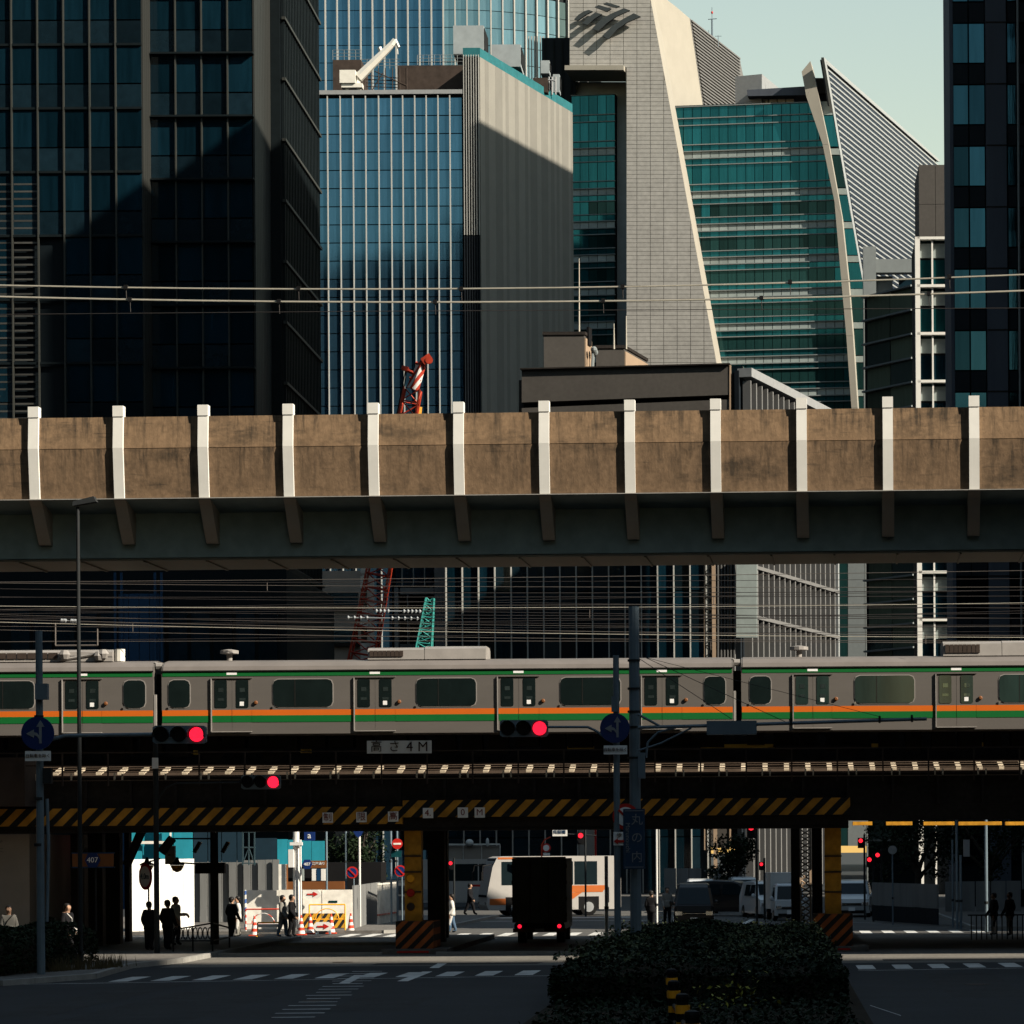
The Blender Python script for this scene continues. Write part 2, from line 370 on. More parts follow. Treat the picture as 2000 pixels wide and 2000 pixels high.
def lattice(b, p0, p1, wd, dp, n, r=.05, m=0, taper=1.):
    """four-chord lattice mast from p0 to p1"""
    p0, p1 = Vector(p0), Vector(p1); ax = (p1-p0).normalized(); e1 = Vector((1, 0, 0)); e1 = (e1-ax*e1.dot(ax)).normalized(); e2 = ax.cross(e1)
    rings = []
    for i in range(n+1):
        t = i/n; k = 1+(taper-1)*t; c = p0.lerp(p1, t); rings.append([c+e1*(sx*wd/2*k)+e2*(sy*dp/2*k) for sx, sy in ((-1,-1),(1,-1),(1,1),(-1,1))])
    for q in range(4): b.tube(rings[0][q], rings[-1][q], r, n=5, m=m)
    for i in range(n):
        for q in range(4):
            a, c = (q, (q+1) % 4) if i % 2 else ((q+1) % 4, q)
            b.tube(rings[i][a], rings[i+1][c], r*.6, n=4, m=m, cap=False); b.tube(rings[i][q], rings[i][(q+1) % 4], r*.6, n=4, m=m, cap=False)
    return b
# ================================================================== BUILDINGS
def PL(x, y, P0, yaw):
    """picture ray met with the upright plane through P0 that runs along yaw"""
    n = (math.sin(yaw), -math.cos(yaw)); dx, dy = x-CX, y-CY; a = (dx-ROLL*dy)/F; b = (dy+ROLL*dx)/F
    d = (P0[0]*n[0]+P0[1]*n[1])/(a*n[0]+n[1]); return Vector((a*d, d, CH-b*d))
def slab(name, mt, parent, pxs, P0, yaw, th, back=0., mside=None):
    """upright plate whose outline is given in the picture, th metres thick, set back from its plane"""
    bk = Vector((-math.sin(yaw), math.cos(yaw), 0)); b = MB(); pts = [PL(x, y, P0, yaw)+bk*back for x, y in pxs]; n = len(pts)
    b.add(pts+[p+bk*th for p in pts], [tuple(range(n)), tuple(range(2*n-1, n-1, -1))], 0)
    for i in range(n): b.f.append((i, n+i, n+(i+1) % n, (i+1) % n)); b.m.append(0 if mside is None else 1)
    return b.build(name, mt if mside is None else [mt, mside], parent)
def upos(p, P0, yaw): return (p.x-P0[0])*math.cos(yaw)+(p.y-P0[1])*math.sin(yaw)

# ---- dark tower on the left
def dark_tower():
    FL = 4.35; zb = WZ(150, 88, 198)
    x0, x1 = WX(-120, 400, 198), WX(279, 400, 198); x2 = WX(497, 400, 200.5); x3 = WX(551, 400, 207); y3 = 224
    t = thing('office_tower', 'dark glass office tower with tan corner strips filling the upper left', 'building', ((x0+x3)/2, 205, 0))
    H = 88
    planbody('wall', M['tower_dark'], t, [(x0, 198.15), (x1-.1, 198.15), (x1-.1, 200.65), (x2-.1, 200.65), (x2-.1, 207.1), (x3-.1, 207.1), (x3-.1, y3), (x0, y3)], 0, H)
    fl = [zb+FL*k for k in range(-10, 3)]
    rows = []
    for z in fl: rows += [z, z+1.68]
    colsA = [i*1.777 for i in range(7)]; OA = (x1-6*1.777, 198.0)
    def pickA(i, j):
        if i <= 2 and j < 14 and i in (1, 2) and rows[j] < zb-9: return None
        return M['glass_dark_spandrel'] if j % 2 == 0 else M['glass_dark']
    curtain(t, OA, 0, colsA, rows[:-1], pickA, gap=.1, jitter=.006)
    bars(t, OA, 0, [c for c in colsA[:-1]], rows[0], H, M['tower_fin'], .085, .22, out=.14)
    hbars(t, OA, 0, 0, 6*1.777, fl, M['tower_rib'], .16, .16, out=.1)
    for k in range(70):                                   # louvre bank beside the glass
        z = rows[0]+k*.5
        if z > zb-9.2: break
        for c in (1, 2): ibox('louvre_slat', M['louvre'], t, (OA[0]+colsA[c-1]+.888, 197.98, z), (1.6, .1, .12))
    colsB = [0, 1.76, 3.54, 5.32, 7.0]; OB = (x1+.02, 200.5)
    colsB = [q*(x2-x1-.1)/7.0 for q in colsB]
    curtain(t, OB, 0, colsB, rows[:-1], lambda i, j: M['glass_dark_spandrel'] if j % 2 == 0 else M['glass_dark'], gap=.1, jitter=.006)
    bars(t, OB, 0, colsB[1:-1], rows[0], H, M['tower_fin'], .085, .22, out=.14)
    hbars(t, OB, 0, .1, colsB[-1]+.1, fl, M['tower_rib'], .13, .5, name='ledge', out=.22)
    # sunlit returns
    for nm, X, ya, yb in (('corner_panel', x1, 198.0, 200.45), ('corner_panel', x2, 200.5, 207.0)):
        n = max(2, int((yb-ya)/.6))
        for i in range(n):
            ibox(nm, M['tower_metal'], t, (X, ya+(i+.5)*(yb-ya)/n, H/2), (.12, (yb-ya)/n-.05, H-.2))
    ibox('corner_panel', M['tower_rib'], t, ((x2+x3)/2, 207.0, H/2), (x3-x2-.15, .12, H-.2))
    # ribbed flank with pale floor ledges
    for i in range(24): ibox('flank_rib', M['tower_rib'], t, (x3+.06, 207.4+i*.7, H/2), (.22, .16, H-.3))
    z3 = WZ(551, 34, 207)
    for k in range(-12, 3): ibox('floor_ledge', M['tower_fin'], t, (x3+.16, 215.5, z3+FL*k), (.26, 16.8, .2))
    # low podium in front
    p = thing('podium_block', 'black podium block at the foot of the dark left tower', 'building', (WX(300, 1200, 190), 192, 0))
    xe = WX(623, 1200, 200)
    planbody('wall', M['tower_dark'], p, [(WX(-150, 1200, 186), 186), (WX(560, 1200, 186), 186), (xe, 200), (xe, 207), (WX(-150, 1200, 186), 197)], 0, WZ(600, 1150, 200))
    b = MB(); a0 = W(548, 1108, 186); a1 = Vector((xe, 200, a0.z)); b.quad(a0, a1, a1+Vector((0, 0, .35)), a0+Vector((0, 0, .35))); b.quad(a0+Vector((0, .3, .35)), a1+Vector((0, .3, .35)), a1+Vector((0, .3, 0)), a0+Vector((0, .3, 0)))
    b.build('canopy_edge', M['tower_rib'], p)
    for i in range(12):
        q = W(40+i*44, 1250, 185.8); ibox('window', M['glass_dark_spandrel'], p, (q.x, q.y, 13), (1.2, .12, 12))
    bp = thing('blue_gate', 'deep blue site gate with upright posts behind the train', 'gate', (WX(268, 1300, 180), 180, 0))
    q0, q1 = W(231, 1160, 180), W(313, 1295, 180)
    for i in range(4):
        wq = (q1.x-q0.x)/4; ibox('panel', M['sign_navy'], bp, (q0.x+wq*(i+.5), 180, (q0.z+2)/2), (wq-.04, .12, q0.z-2))
    for x in (q0.x-.15, q0.x+.25, q1.x-.25, q1.x+.15): ibox('post', M['sign_navy'], bp, (x, 179.8, (q0.z+1.3)/2), (.14, .14, q0.z+1.3))
dark_tower()

# ---- blue glass tower with white fins, plant room and small crane
def blue_tower():
    D = 350; xl, xr = WX(585, 400, D), WX(905, 400, D); zt = WZ(750, 183, D)
    t = thing('glass_tower', 'blue glass tower with white vertical fins and rooftop plant', 'building', ((xl+xr)/2, D+8, 0))
    planbody('wall', M['tower_dark'], t, [(xl, D+.15), (xr, D+.15), (xr, D+22), (xl, D+22)], 0, zt)
    fx = [WX(x, 400, D) for x in (617, 641, 666, 691, 715.5, 741, 765.5, 788, 811.5, 834, 857, 880, 904)]
    rh = 35.4*D/F; rows = [zt-.5-rh*i for i in range(21)][::-1]
    cols = [x-fx[0] for x in fx]; O = (fx[0], D)
    curtain(t, O, 0, cols, rows, lambda i, j: M['glass_blue'], gap=.12, jitter=.0016)
    ibox('lower_glazing', M['glass_blue'], t, ((xl+xr)/2, D+.05, rows[0]/2), (xr-xl-.2, .15, rows[0]-.2))
    bars(t, O, 0, cols[:-1], 1, zt-.3, M['fin_white'], .13, .28, name='fin', out=.16)
    ibox('roof_edge', M['grey_paint'], t, ((xl+xr)/2, D-.1, zt+.12), (xr-xl, .5, .5))
    # rooftop
    def rb(nm, mt, x0, y0, x1, y1, d, dp):
        a, b_ = W(x0, y0, d), W(x1, y1, d); return ibox(nm, mt, t, ((a.x+b_.x)/2, d+dp/2, (a.z+b_.z)/2), (b_.x-a.x, dp, a.z-b_.z))
    rb('plant_room', M['steel_brown'], 650, 117, 706, 190, D+6, 6); rb('plant_room', M['steel_brown'], 776, 128, 908, 190, D+4, 8)
    f = MB()
    for k in range(7):
        z = zt+.6+k*.45; f.tube((fx[3]+1, D+4, z), (fx[6]+1.4, D+4+k*.3, z), .05, n=4)
    for x in np.linspace(fx[3]+.8, fx[7], 7): f.tube((x, D+4, zt), (x, D+4, zt+4.2), .06, n=4)
    f.tube((fx[3]+1, D+4, zt+.2), (fx[5], D+4, zt+3.6), .06, n=4); f.tube((fx[5]-1, D+4, zt+3.8), (fx[7], D+4, zt+2), .06, n=4)
    f.build('steel_frame', M['steel_brown'], t)
    f = MB()
    for x0, x1, yb, d in ((650, 706, 117, D+6), (706, 780, 135, D+9), (815, 905, 127, D+4)):
        a, b_ = W(x0, yb, d), W(x1, yb, d)
        for zz in (.4, .8, 1.2): f.tube((a.x, d, a.z+zz), (b_.x, d, a.z+zz), .03, n=4)
        for x in np.arange(a.x, b_.x+.1, .7): f.tube((x, d, a.z), (x, d, a.z+1.2), .03, n=4)
    f.build('roof_railing', M['frame_grey'], t)
    c = thing('roof_crane', 'small white maintenance crane raised on the blue tower roof', 'crane', W(690, 181, D+2))
    b = MB(); a = W(665, 140, D+2); e = W(696, 165, D+2); b.box(a.x, e.x, D+1.2, D+2.8, e.z, a.z); b.build('counterweight', M['crane_white'], c)
    b = MB(); a = W(668, 165, D+2); e = W(709, 181, D+2); b.box(a.x, e.x, D+1.4, D+2.6, e.z+.5, a.z); b.tube((a.x+.6, D+2, e.z-.1), (a.x+.6, D+2, e.z+.6), .3); b.tube((e.x-.5, D+2, e.z-.1), (e.x-.5, D+2, e.z+.6), .3); b.build('base', M['crane_white'], c)
    b = MB(); p0, p1 = W(700, 152, D+2), W(765, 88, D+2); b.tube(p0, p1, .62, .42, n=6); p2 = W(772, 78, D+2); b.tube(p1, p2, .42, .35, n=6); p3 = W(779, 93, D+2); b.tube(p2, p3, .22, n=6); b.tube(p0+Vector((-.3,0,-1.2)), p0, .4, n=6); b.build('boom', M['crane_white'], c)
    b = MB(); b.tube(W(741, 93, D+2), W(744, 100, D+2), .3, n=6); b.tube(W(776, 92, D+2), W(777, 106, D+2), .05, n=4); b.build('hook', M['crane_white'], c)
blue_tower()

# ---- grey panelled tower beside it
def grey_tower():
    D = 350; A = W(906, 400, D); B = W(938, 400, D); th = math.radians(19.4); L = 28.3; dr = Vector((math.sin(th), math.cos(th), 0)); yaw = math.pi/2-th
    zt = WZ(937, 108, D); E = B+dr*L
    t = thing('panelled_tower', 'slate tower with pale panelled flank half in shadow', 'building', ((A.x+E.x)/2, D+12, 0))
    planbody('wall', M['panel_dark'], t, [(A.x+.05, D+.2), (B.x-.05, D+.2), (E.x-.05, E.y), (A.x+.05, E.y)], 0, zt-.3)
    u = 0; i = 0
    while u < L-.2:
        wd = min(random.choice((.8, 1.0, 1.4, 2.0)), L-u); c = B+dr*(u+wd/2)
        ibox('wall_panel', M['panel_pale'] if i % 2 == 0 else M['panel_mid'], t, (c.x, c.y, zt/2), (round(wd, 1)-.02, .16, zt-.4), yaw); u += wd; i += 1
    bars(t, (A.x, D), 0, [.1+i*.30 for i in range(7)], WZ(920, 460, D), zt, M['fin_white'], .09, .5, name='fin', out=.1)
    bars(t, (A.x, D), 0, [.1+i*.30 for i in range(7)], 1, WZ(920, 462, D), M['panel_dark'], .09, .5, name='fin', out=.1)
    ibox('corner_wall', M['panel_dark'], t, ((A.x+B.x)/2, D+.1, zt/2), (B.x-A.x-.1, .12, zt-.5))
    f = MB(); P = B+dr*(L/2); f.rbox((P.x, P.y, zt+.35), (L, .12, 1.1), yaw); f.box(A.x, B.x, D-.05, D+.07, zt-.2, zt+.9); f.build('safety_net', M['teal_net'], t)
    def unit(nm, x0, y0, x1, y1, d, dp, mt='plant_blue'):
        a, b_ = W(x0, y0, d), W(x1, y1, d); r = MB(); r.box(a.x, b_.x, d, d+dp, b_.z, a.z); o = r.build(nm, M[mt], t)
        q = MB(); q.box(b_.x-.02, b_.x+.1, d+.25, d+dp-.2, b_.z+.5, a.z-.3); q.build('vent', M['black'], o); return o
    unit('cooling_unit', 885, 50, 945, 105, D+5, 5); unit('cooling_unit', 960, 87, 1017, 130, D+10, 5); unit('cooling_unit', 1056, 118, 1073, 143, D+20, 2); unit('cooling_unit', 1080, 145, 1093, 180, D+22, 2)
    unit('cooling_unit', 1041, 152, 1070, 180, D+18, 2, 'steel_brown')
    f = MB()
    for x in (1072, 1078, 1085): f.tube(W(x, 150, D+20), W(x, 185, D+20), .12, n=5)
    f.tube(W(1045, 153, D+19), W(1085, 158, D+19), .1, n=4); f.build('pipe_rack', M['grey_paint'], t)
grey_tower()

# ---- far blue tower, curving away
def curved_tower():
    D = 430; t = thing('curved_glass_tower', 'distant curved glass tower with white fins above the rooftops', 'building', (WX(830, 50, D), D+10, 0))
    pts = [(WX(590, 50, D), D)]; x = pts[0][0]; st = 23*D/F; a = 0.
    n0 = int((WX(900, 50, D)-x)/st)
    for i in range(n0+13):
        if i >= n0: a += .062
        x, y = pts[-1]; pts.append((x+st*math.cos(a), y+st*math.sin(a)))
    zt, zl = 135, WZ(830, 190, D); rh = 34*D/F
    planbody('wall', M['tower_dark'], t, [(p[0], p[1]+.3) for p in pts]+[(pts[-1][0], pts[-1][1]+18), (pts[0][0], D+30)], 0, zt)
    rows = [zl+rh*i for i in range(int((zt-zl)/rh)+1)]
    for k in range(len(pts)-1):
        (xa, ya), (xb, yb) = pts[k], pts[k+1]; yaw = math.atan2(yb-ya, xb-xa)
        mt = M['glass_blue'] if k < n0-1 else M['glass_blue_light']
        if k > n0+8: mt = M['glass_grey']
        curtain(t, (xa, ya), yaw, [0, st], rows[:7], lambda i, j: mt, gap=.1, jitter=.0015)
        bars(t, (xa, ya), yaw, [0], zl-10, zt, M['fin_white'], .19, .5, name='fin', out=.25)
    w_ = thing('finned_block', 'block of closely set white columns beside the stone bank tower', 'building', (WX(1098, 50, D), D+12, 0))
    a, b = WX(1082, 40, D+20), WX(1125, 40, D+20)
    ibox('wall', M['steel_brown'], w_, ((a+b)/2, D+22, 70), (b-a, 3, 140))
    for i in range(6): ibox('column', M['fin_white'], w_, (a+.2+i*.56, D+20.2, 72), (.24, .5, 135))
    d_ = thing('plant_block', 'dark roof plant block between the grey and stone towers', 'building', (WX(1080, 130, D-20), D-18, 0))
    a, b = W(1058, 74, D-20), W(1125, 200, D-20); ibox('wall', M['panel_dark'], d_, ((a.x+b.x)/2, D-17, a.z/2), (b.x-a.x, 6, a.z))
    for i in range(4): ibox('rib', M['tower_rib'], d_, (a.x+.5+i*1.2, D-20.1, a.z/2), (.2, .2, a.z-.4))
    a, b = W(1030, 72, D-14), W(1062, 200, D-14)
    for i in range(6): ibox('column', M['fin_white'], d_, (a.x+.2+i*.42, D-14.2, a.z/2), (.14, .3, a.z))
curved_tower()

# ---- stone and green glass bank tower
def bank():
    yw = -.12; P0 = W(1112, 400, 405); P0 = (P0.x, P0.y)
    t = thing('bank_tower', 'stone and green glass tower with slanted walls and bank emblem', 'building', (-10, 420, 0))
    outline = [(1112, -60), (1260, -60), (1271, 0), (1400, 712), (1432, 900), (1228, 900), (1222, 135), (1112, 135)]
    slab('stone_front', M['stone_joint'], t, outline, P0, yw, 6.7, mside=M['stone_white'])
    # tile cladding on the front, joints recessed
    b = MB(); bk = Vector((-math.sin(yw), math.cos(yw), 0)); rows_y = np.arange(-60, 800, 8.35)
    def xr_at(y): return 1271+(y)*(129/712.)
    for j in range(len(rows_y)-1):
        ya, yb = rows_y[j]+.35, rows_y[j+1]-.35; xs = 1113 if yb < 134 else 1224; x = xs; lim_a, lim_b = xr_at(ya)-.4, xr_at(yb)-.4
        edges = [1113+26.2*i for i in range(16)]; edges = [e for e in edges if e > xs+2]; cur = xs
        for e in edges+[9999]:
            ra, rb = min(e-.5, lim_a), min(e-.5, lim_b)
            if ra <= cur+1: break
            q = [PL(cur, ya, P0, yw), PL(ra, ya, P0, yw), PL(rb, yb, P0, yw), PL(cur, yb, P0, yw)]; o = -bk*.05
            b.add([v+o for v in q]+[v+bk*.02 for v in q], [(3, 2, 1, 0), (0, 1, 5, 4), (1, 2, 6, 5), (2, 3, 7, 6), (3, 0, 4, 7)])
            cur = e+.5
            if e > lim_b: break
    o = b.build('stone_tiles', M['stone_tile'], t); o['kind'] = 'stuff'
    # upper flank: bright stone, then grey louvred stone
    Q = PL(1258, -70, P0, yw); y2 = math.radians(71.5); Q = (Q.x, Q.y)
    slab('stone_flank', M['stone_white'], t, [(1262, -60), (1275, -22), (1303, 0), (1319, 12), (1347, 36), (1374, 215), (1312, 215)], Q, y2, 5)
    slab('grey_flank', M['stone_grey'], t, [(1347.5, 36), (1444, 112), (1452, 150), (1460, 215), (1374.5, 215)], Q, y2, 5)
    for k in range(24):
        y = 40+k*7; xa = 1348+(y-36)*.15; ea = (xa, y); s_ = .78
        xb = min(1460, xa+105); p, q = PL(xa+1, y+.8, Q, y2), PL(1444, y+(1444-xa)*s_, Q, y2)
        if y+(1444-xa)*s_ > 212:
            xx = xa+(212-y)/s_; q = PL(max(xx, xa+2), 212, Q, y2)
        c = (p+q)/2; ibox('flank_louvre', M['stone_grey'], t, (c.x+.05, c.y-.05, p.z), ((q-p).xy.length, .3, .22), y2)
    # canopy and recess on the left
    slab('canopy', M['stone_white'], t, [(1106, 132), (1221, 132), (1221, 141), (1106, 141)], P0, yw, 6, back=-1.2)
    slab('recess_wall', M['plant_blue'], t, [(1100, 138), (1225, 138), (1225, 900), (1100, 900)], P0, yw, 1, back=6)
    rows = [(205, 228, 'g'), (228, 242, 'g'), (242, 280, 'g'), (280, 293, 'g'), (293, 307, 'w'), (307, 320, 'g'), (320, 358, 'b'), (358, 372, 'g'), (372, 385, 'w'), (385, 397, 'g'), (397, 423, 'd'), (423, 436, 'g')]
    y = 436.
    k = 0
    while y < 820:
        rows += [(y, y+14, 'w'), (y+14, y+26, 'g'), (y+26, y+53, 'd' if k % 2 < 2 else 'g'), (y+53, y+65.3, 'g')]; y += 65.3; k += 1
    G0 = Vector((P0[0], P0[1], 0))+bk*6.7; G0 = (G0.x, G0.y)
    GL = {'g': 'glass_green', 'b': 'glass_green', 'w': 'spandrel_white', 'd': 'glass_green_dark'}
    slab('glazing_wall', M['tower_dark'], t, [(1316, 206), (1592, 197), (1685, 900), (1432, 900)], G0, yw, 3, back=.2)
    cs = 17.4; n = 0; rest = {}
    for ya, yb, k in rows:
        xl = 1317+(ya-205)*.1785; xr = np.interp(ya, [196, 288, 399, 550, 800, 900], [1588, 1612, 1636, 1650, 1668, 1672])
        x = 1300
        while x < xr:
            if x+cs > xl:
                a_, b_ = max(x, xl-4), min(x+cs, xr)
                # rows run level in the world: read heights on one reference column
                za, zb = PL(1450, ya, G0, yw).z, PL(1450, yb, G0, yw).z; p, q = PL(a_, ya, G0, yw), PL(b_, ya, G0, yw); c = (p+q)/2; wd = (q-p).xy.length-.09; ht = za-zb-.1
                kk = k
                if k == 'd' and random.random() < .03: kk = 'g'
                if wd > .2:
                    if n < 300: ibox('pane', M[GL[kk]], t, (c.x, c.y, (za+zb)/2), (wd, .1, ht), rot=(random.gauss(0, .002), 0, yw+random.gauss(0, .002)))
                    else: rest.setdefault(GL[kk], MB()).rbox((c.x, c.y, (za+zb)/2), (wd, .1, ht), yw)
                    n += 1
            x += cs
        za = PL(1450, ya, G0, yw).z; p, q = PL(xl-3, ya, G0, yw), PL(xr, ya, G0, yw); c = (p+q)/2
        ibox('transom', M['frame_grey'], t, (c.x, c.y-.12, za), ((q-p).xy.length, .25, .13), yw)
    for mn, mb in rest.items(): mb.build('lower_panes', M[mn], t)['kind'] = 'stuff'
    N0 = Vector((P0[0], P0[1], 0))+bk*4.6; N0 = (N0.x, N0.y)
    rest = {}
    for ya, yb, k in rows:
        ya, yb = ya-3, yb-3
        if ya < 225: ya = max(ya, 186) if ya > 205 else 186
        if yb <= ya: continue
        for i in range(5):
            xa = 1116+i*17; za, zb = PL(1150, ya, N0, yw).z, PL(1150, yb, N0, yw).z; p, q = PL(xa, ya, N0, yw), PL(xa+17, ya, N0, yw); c = (p+q)/2
            kk = 'g' if (k == 'd' and i < 2) else k
            ibox('side_pane', M[GL[kk]], t, (c.x, c.y, (za+zb)/2), ((q-p).xy.length-.09, .1, za-zb-.1), rot=(random.gauss(0, .002), 0, yw+random.gauss(0, .002)))
        za = PL(1150, ya, N0, yw).z; p, q = PL(1115, ya, N0, yw), PL(1202, ya, N0, yw); c = (p+q)/2
        ibox('transom', M['frame_grey'], t, (c.x, c.y-.12, za), ((q-p).xy.length, .22, .12), yw)
    slab('glazing_wall', M['tower_dark'], t, [(1115, 184), (1202, 184), (1202, 900), (1115, 900)], N0, yw, 1.2, back=.2)
    # slanting white pier and the strip of glass behind it
    L_ = [(1568, 146), (1577, 194), (1609, 288), (1632, 399), (1645, 550), (1655, 660), (1665, 800), (1670, 880)]; R_ = [(1585, 125), (1595, 165), (1621, 288), (1646, 427), (1659, 550), (1668, 660), (1677, 800), (1682, 880)]
    seg = MB()
    for k in range(len(L_)-1):
        slab('pier_block', M['stone_white'], t, [L_[k], R_[k], (R_[k+1][0], R_[k+1][1]-.4), (L_[k+1][0], L_[k+1][1]-.4)], G0, yw, 3.2, back=-1.6)
    slab('glazing_wall', M['tower_dark'], t, [(1590, 160), (1615, 160), (1745, 900), (1660, 900)], G0, yw, 1, back=1.0)
    for y, h, mt in [(150, 30, 'steel_dark'), (196, 26, 'spandrel_white'), (224, 60, 'glass_green'), (288, 12, 'spandrel_white'), (302, 62, 'glass_green_dark'), (366, 12, 'spandrel_white'), (380, 50, 'glass_green'), (432, 12, 'spandrel_white'), (446, 50, 'glass_green'), (498, 12, 'spandrel_white'), (512, 50, 'glass_green'), (563, 12, 'spandrel_white'), (577, 50, 'glass_green_dark'), (628, 12, 'spandrel_white'), (642, 50, 'glass_green_dark'), (694, 12, 'spandrel_white'), (708, 50, 'glass_green_dark'), (760, 12, 'spandrel_white'), (774, 40, 'glass_green_dark')]:
        s_ = (y-114)*.179; slab('end_pane', M[mt], t, [(1580+s_*.8, y), (1606+s_, y), (1606+s_+h*.178, y+h), (1580+s_*.8+h*.14, y+h)], G0, yw, .3, back=.6)
    # slatted flank
    LP = W(1608, 114, 404); y3 = math.radians(71.8); LPp = (LP.x, LP.y)
    ex = lambda y: 1608+(y-114)*.178
    slab('slat_backing', M['slat_gap'], t, [(1609.5, 116), (1833, 314), (1833, 640), (1698, 640)], LPp, y3, .25, back=.35)
    slab('slat_edge', M['slat_white'], t, [(1607, 112), (1611, 115), (1702, 640), (1697, 640)], LPp, y3, .4, back=-.15)
    slab('roof_edge', M['slat_white'], t, [(1608, 112.5), (1834, 312.5), (1834, 316), (1608, 117)], LPp, y3, .4, back=-.1)
    for k in range(45):
        y = 124+k*11.9; a = PL(ex(y)+3, y, LPp, y3); e = PL(1832, 400, LPp, y3); z = a.z
        c = Vector(((a.x+e.x)/2, (a.y+e.y)/2, z)); c += Vector((math.sin(y3), -math.cos(y3), 0))*.1
        if y > 640: break
        ibox('slat', M['slat_white'], t, c, ((e-a).xy.length, .14, .24), y3)
    for x0, x1, mt in ((1100, 1225, 'recess'), (1226, 1440, 'stone_tile'), (1441, 1655, 'glass_green_dark'), (1656, 1712, 'frame_grey')): slab('lower_storeys', M[mt], t, [(x0, 880), (x1, 880), (x1, 1652), (x0, 1652)], G0, yw, 3, back=.3)
    # emblem: six raised bars on the stone
    def E(pts): return [(1050+a/3.864, c/3.864) for a, c in pts]
    em = [[(285,160),(320,125),(365,98),(395,90),(425,100),(375,125),(340,150),(310,170)], [(345,190),(385,150),(445,108),(495,122),(440,155),(385,203)],
          [(420,232),(490,160),(560,120),(660,77),(705,92),(600,140),(530,190),(465,248)], [(497,285),(580,205),(650,160),(735,115),(785,140),(690,180),(610,235),(540,308)],
          [(440,68),(470,53),(565,80),(530,102)], [(505,45),(530,32),(628,62),(600,73)]]
    for q in em: slab('emblem_bar', M['logo_dark'], t, E(q), P0, yw, .4, back=-1.0)
    # roof plant
    slab('plant_room', M['stone_grey'], t, [(1452, 146), (1488, 144), (1490, 205), (1452, 205)], G0, yw, 6, back=4)
    a = PL(1488, 144, G0, yw)
    slab('plant_room', M['grey_paint'], t, [(1488, 144.5), (1520, 171), (1520, 205), (1488, 205)], (PL(1488, 144, G0, yw)+bk*4).xy, y2, 4)
    slab('roof_canopy', M['recess'], t, [(1457, 172), (1570, 165), (1573, 182), (1458, 184)], G0, yw, 6, back=1)
    for i in range(4): slab('cooling_unit', M['crane_white'], t, [(1480+i*17, 183), (1495+i*17, 182), (1495+i*17, 197), (1480+i*17, 198)], G0, yw, 2, back=3)
    f = MB(); p = PL(1391, 72, Q, y2); f.tube(p, p+Vector((0, 0, 2.6)), .14, n=6); f.tube(p+Vector((0, 0, 2.6)), p+Vector((0, 0, 4.4)), .05, n=5)
    f.tube(p+Vector((-.6, 0, 2.6)), p+Vector((.7, 0, 2.7)), .06, n=4); f.tube(p+Vector((-.5, 0, -1)), p+Vector((-.5, 0, 1)), .05, n=4); f.tube(p+Vector((.9, 0, -1.5)), p+Vector((.9, 0, .2)), .05, n=4); f.tube(p+Vector((.4, 0, .1)), p+Vector((1.4, 0, .1)), .04, n=4)
    f.build('antenna_mast', M['pole_grey'], t)
    f = MB(); f.ell(p+Vector((0, 0, 3.6)), (.16, .16, .22)); f.build('beacon', M['sign_red'], t)
bank()

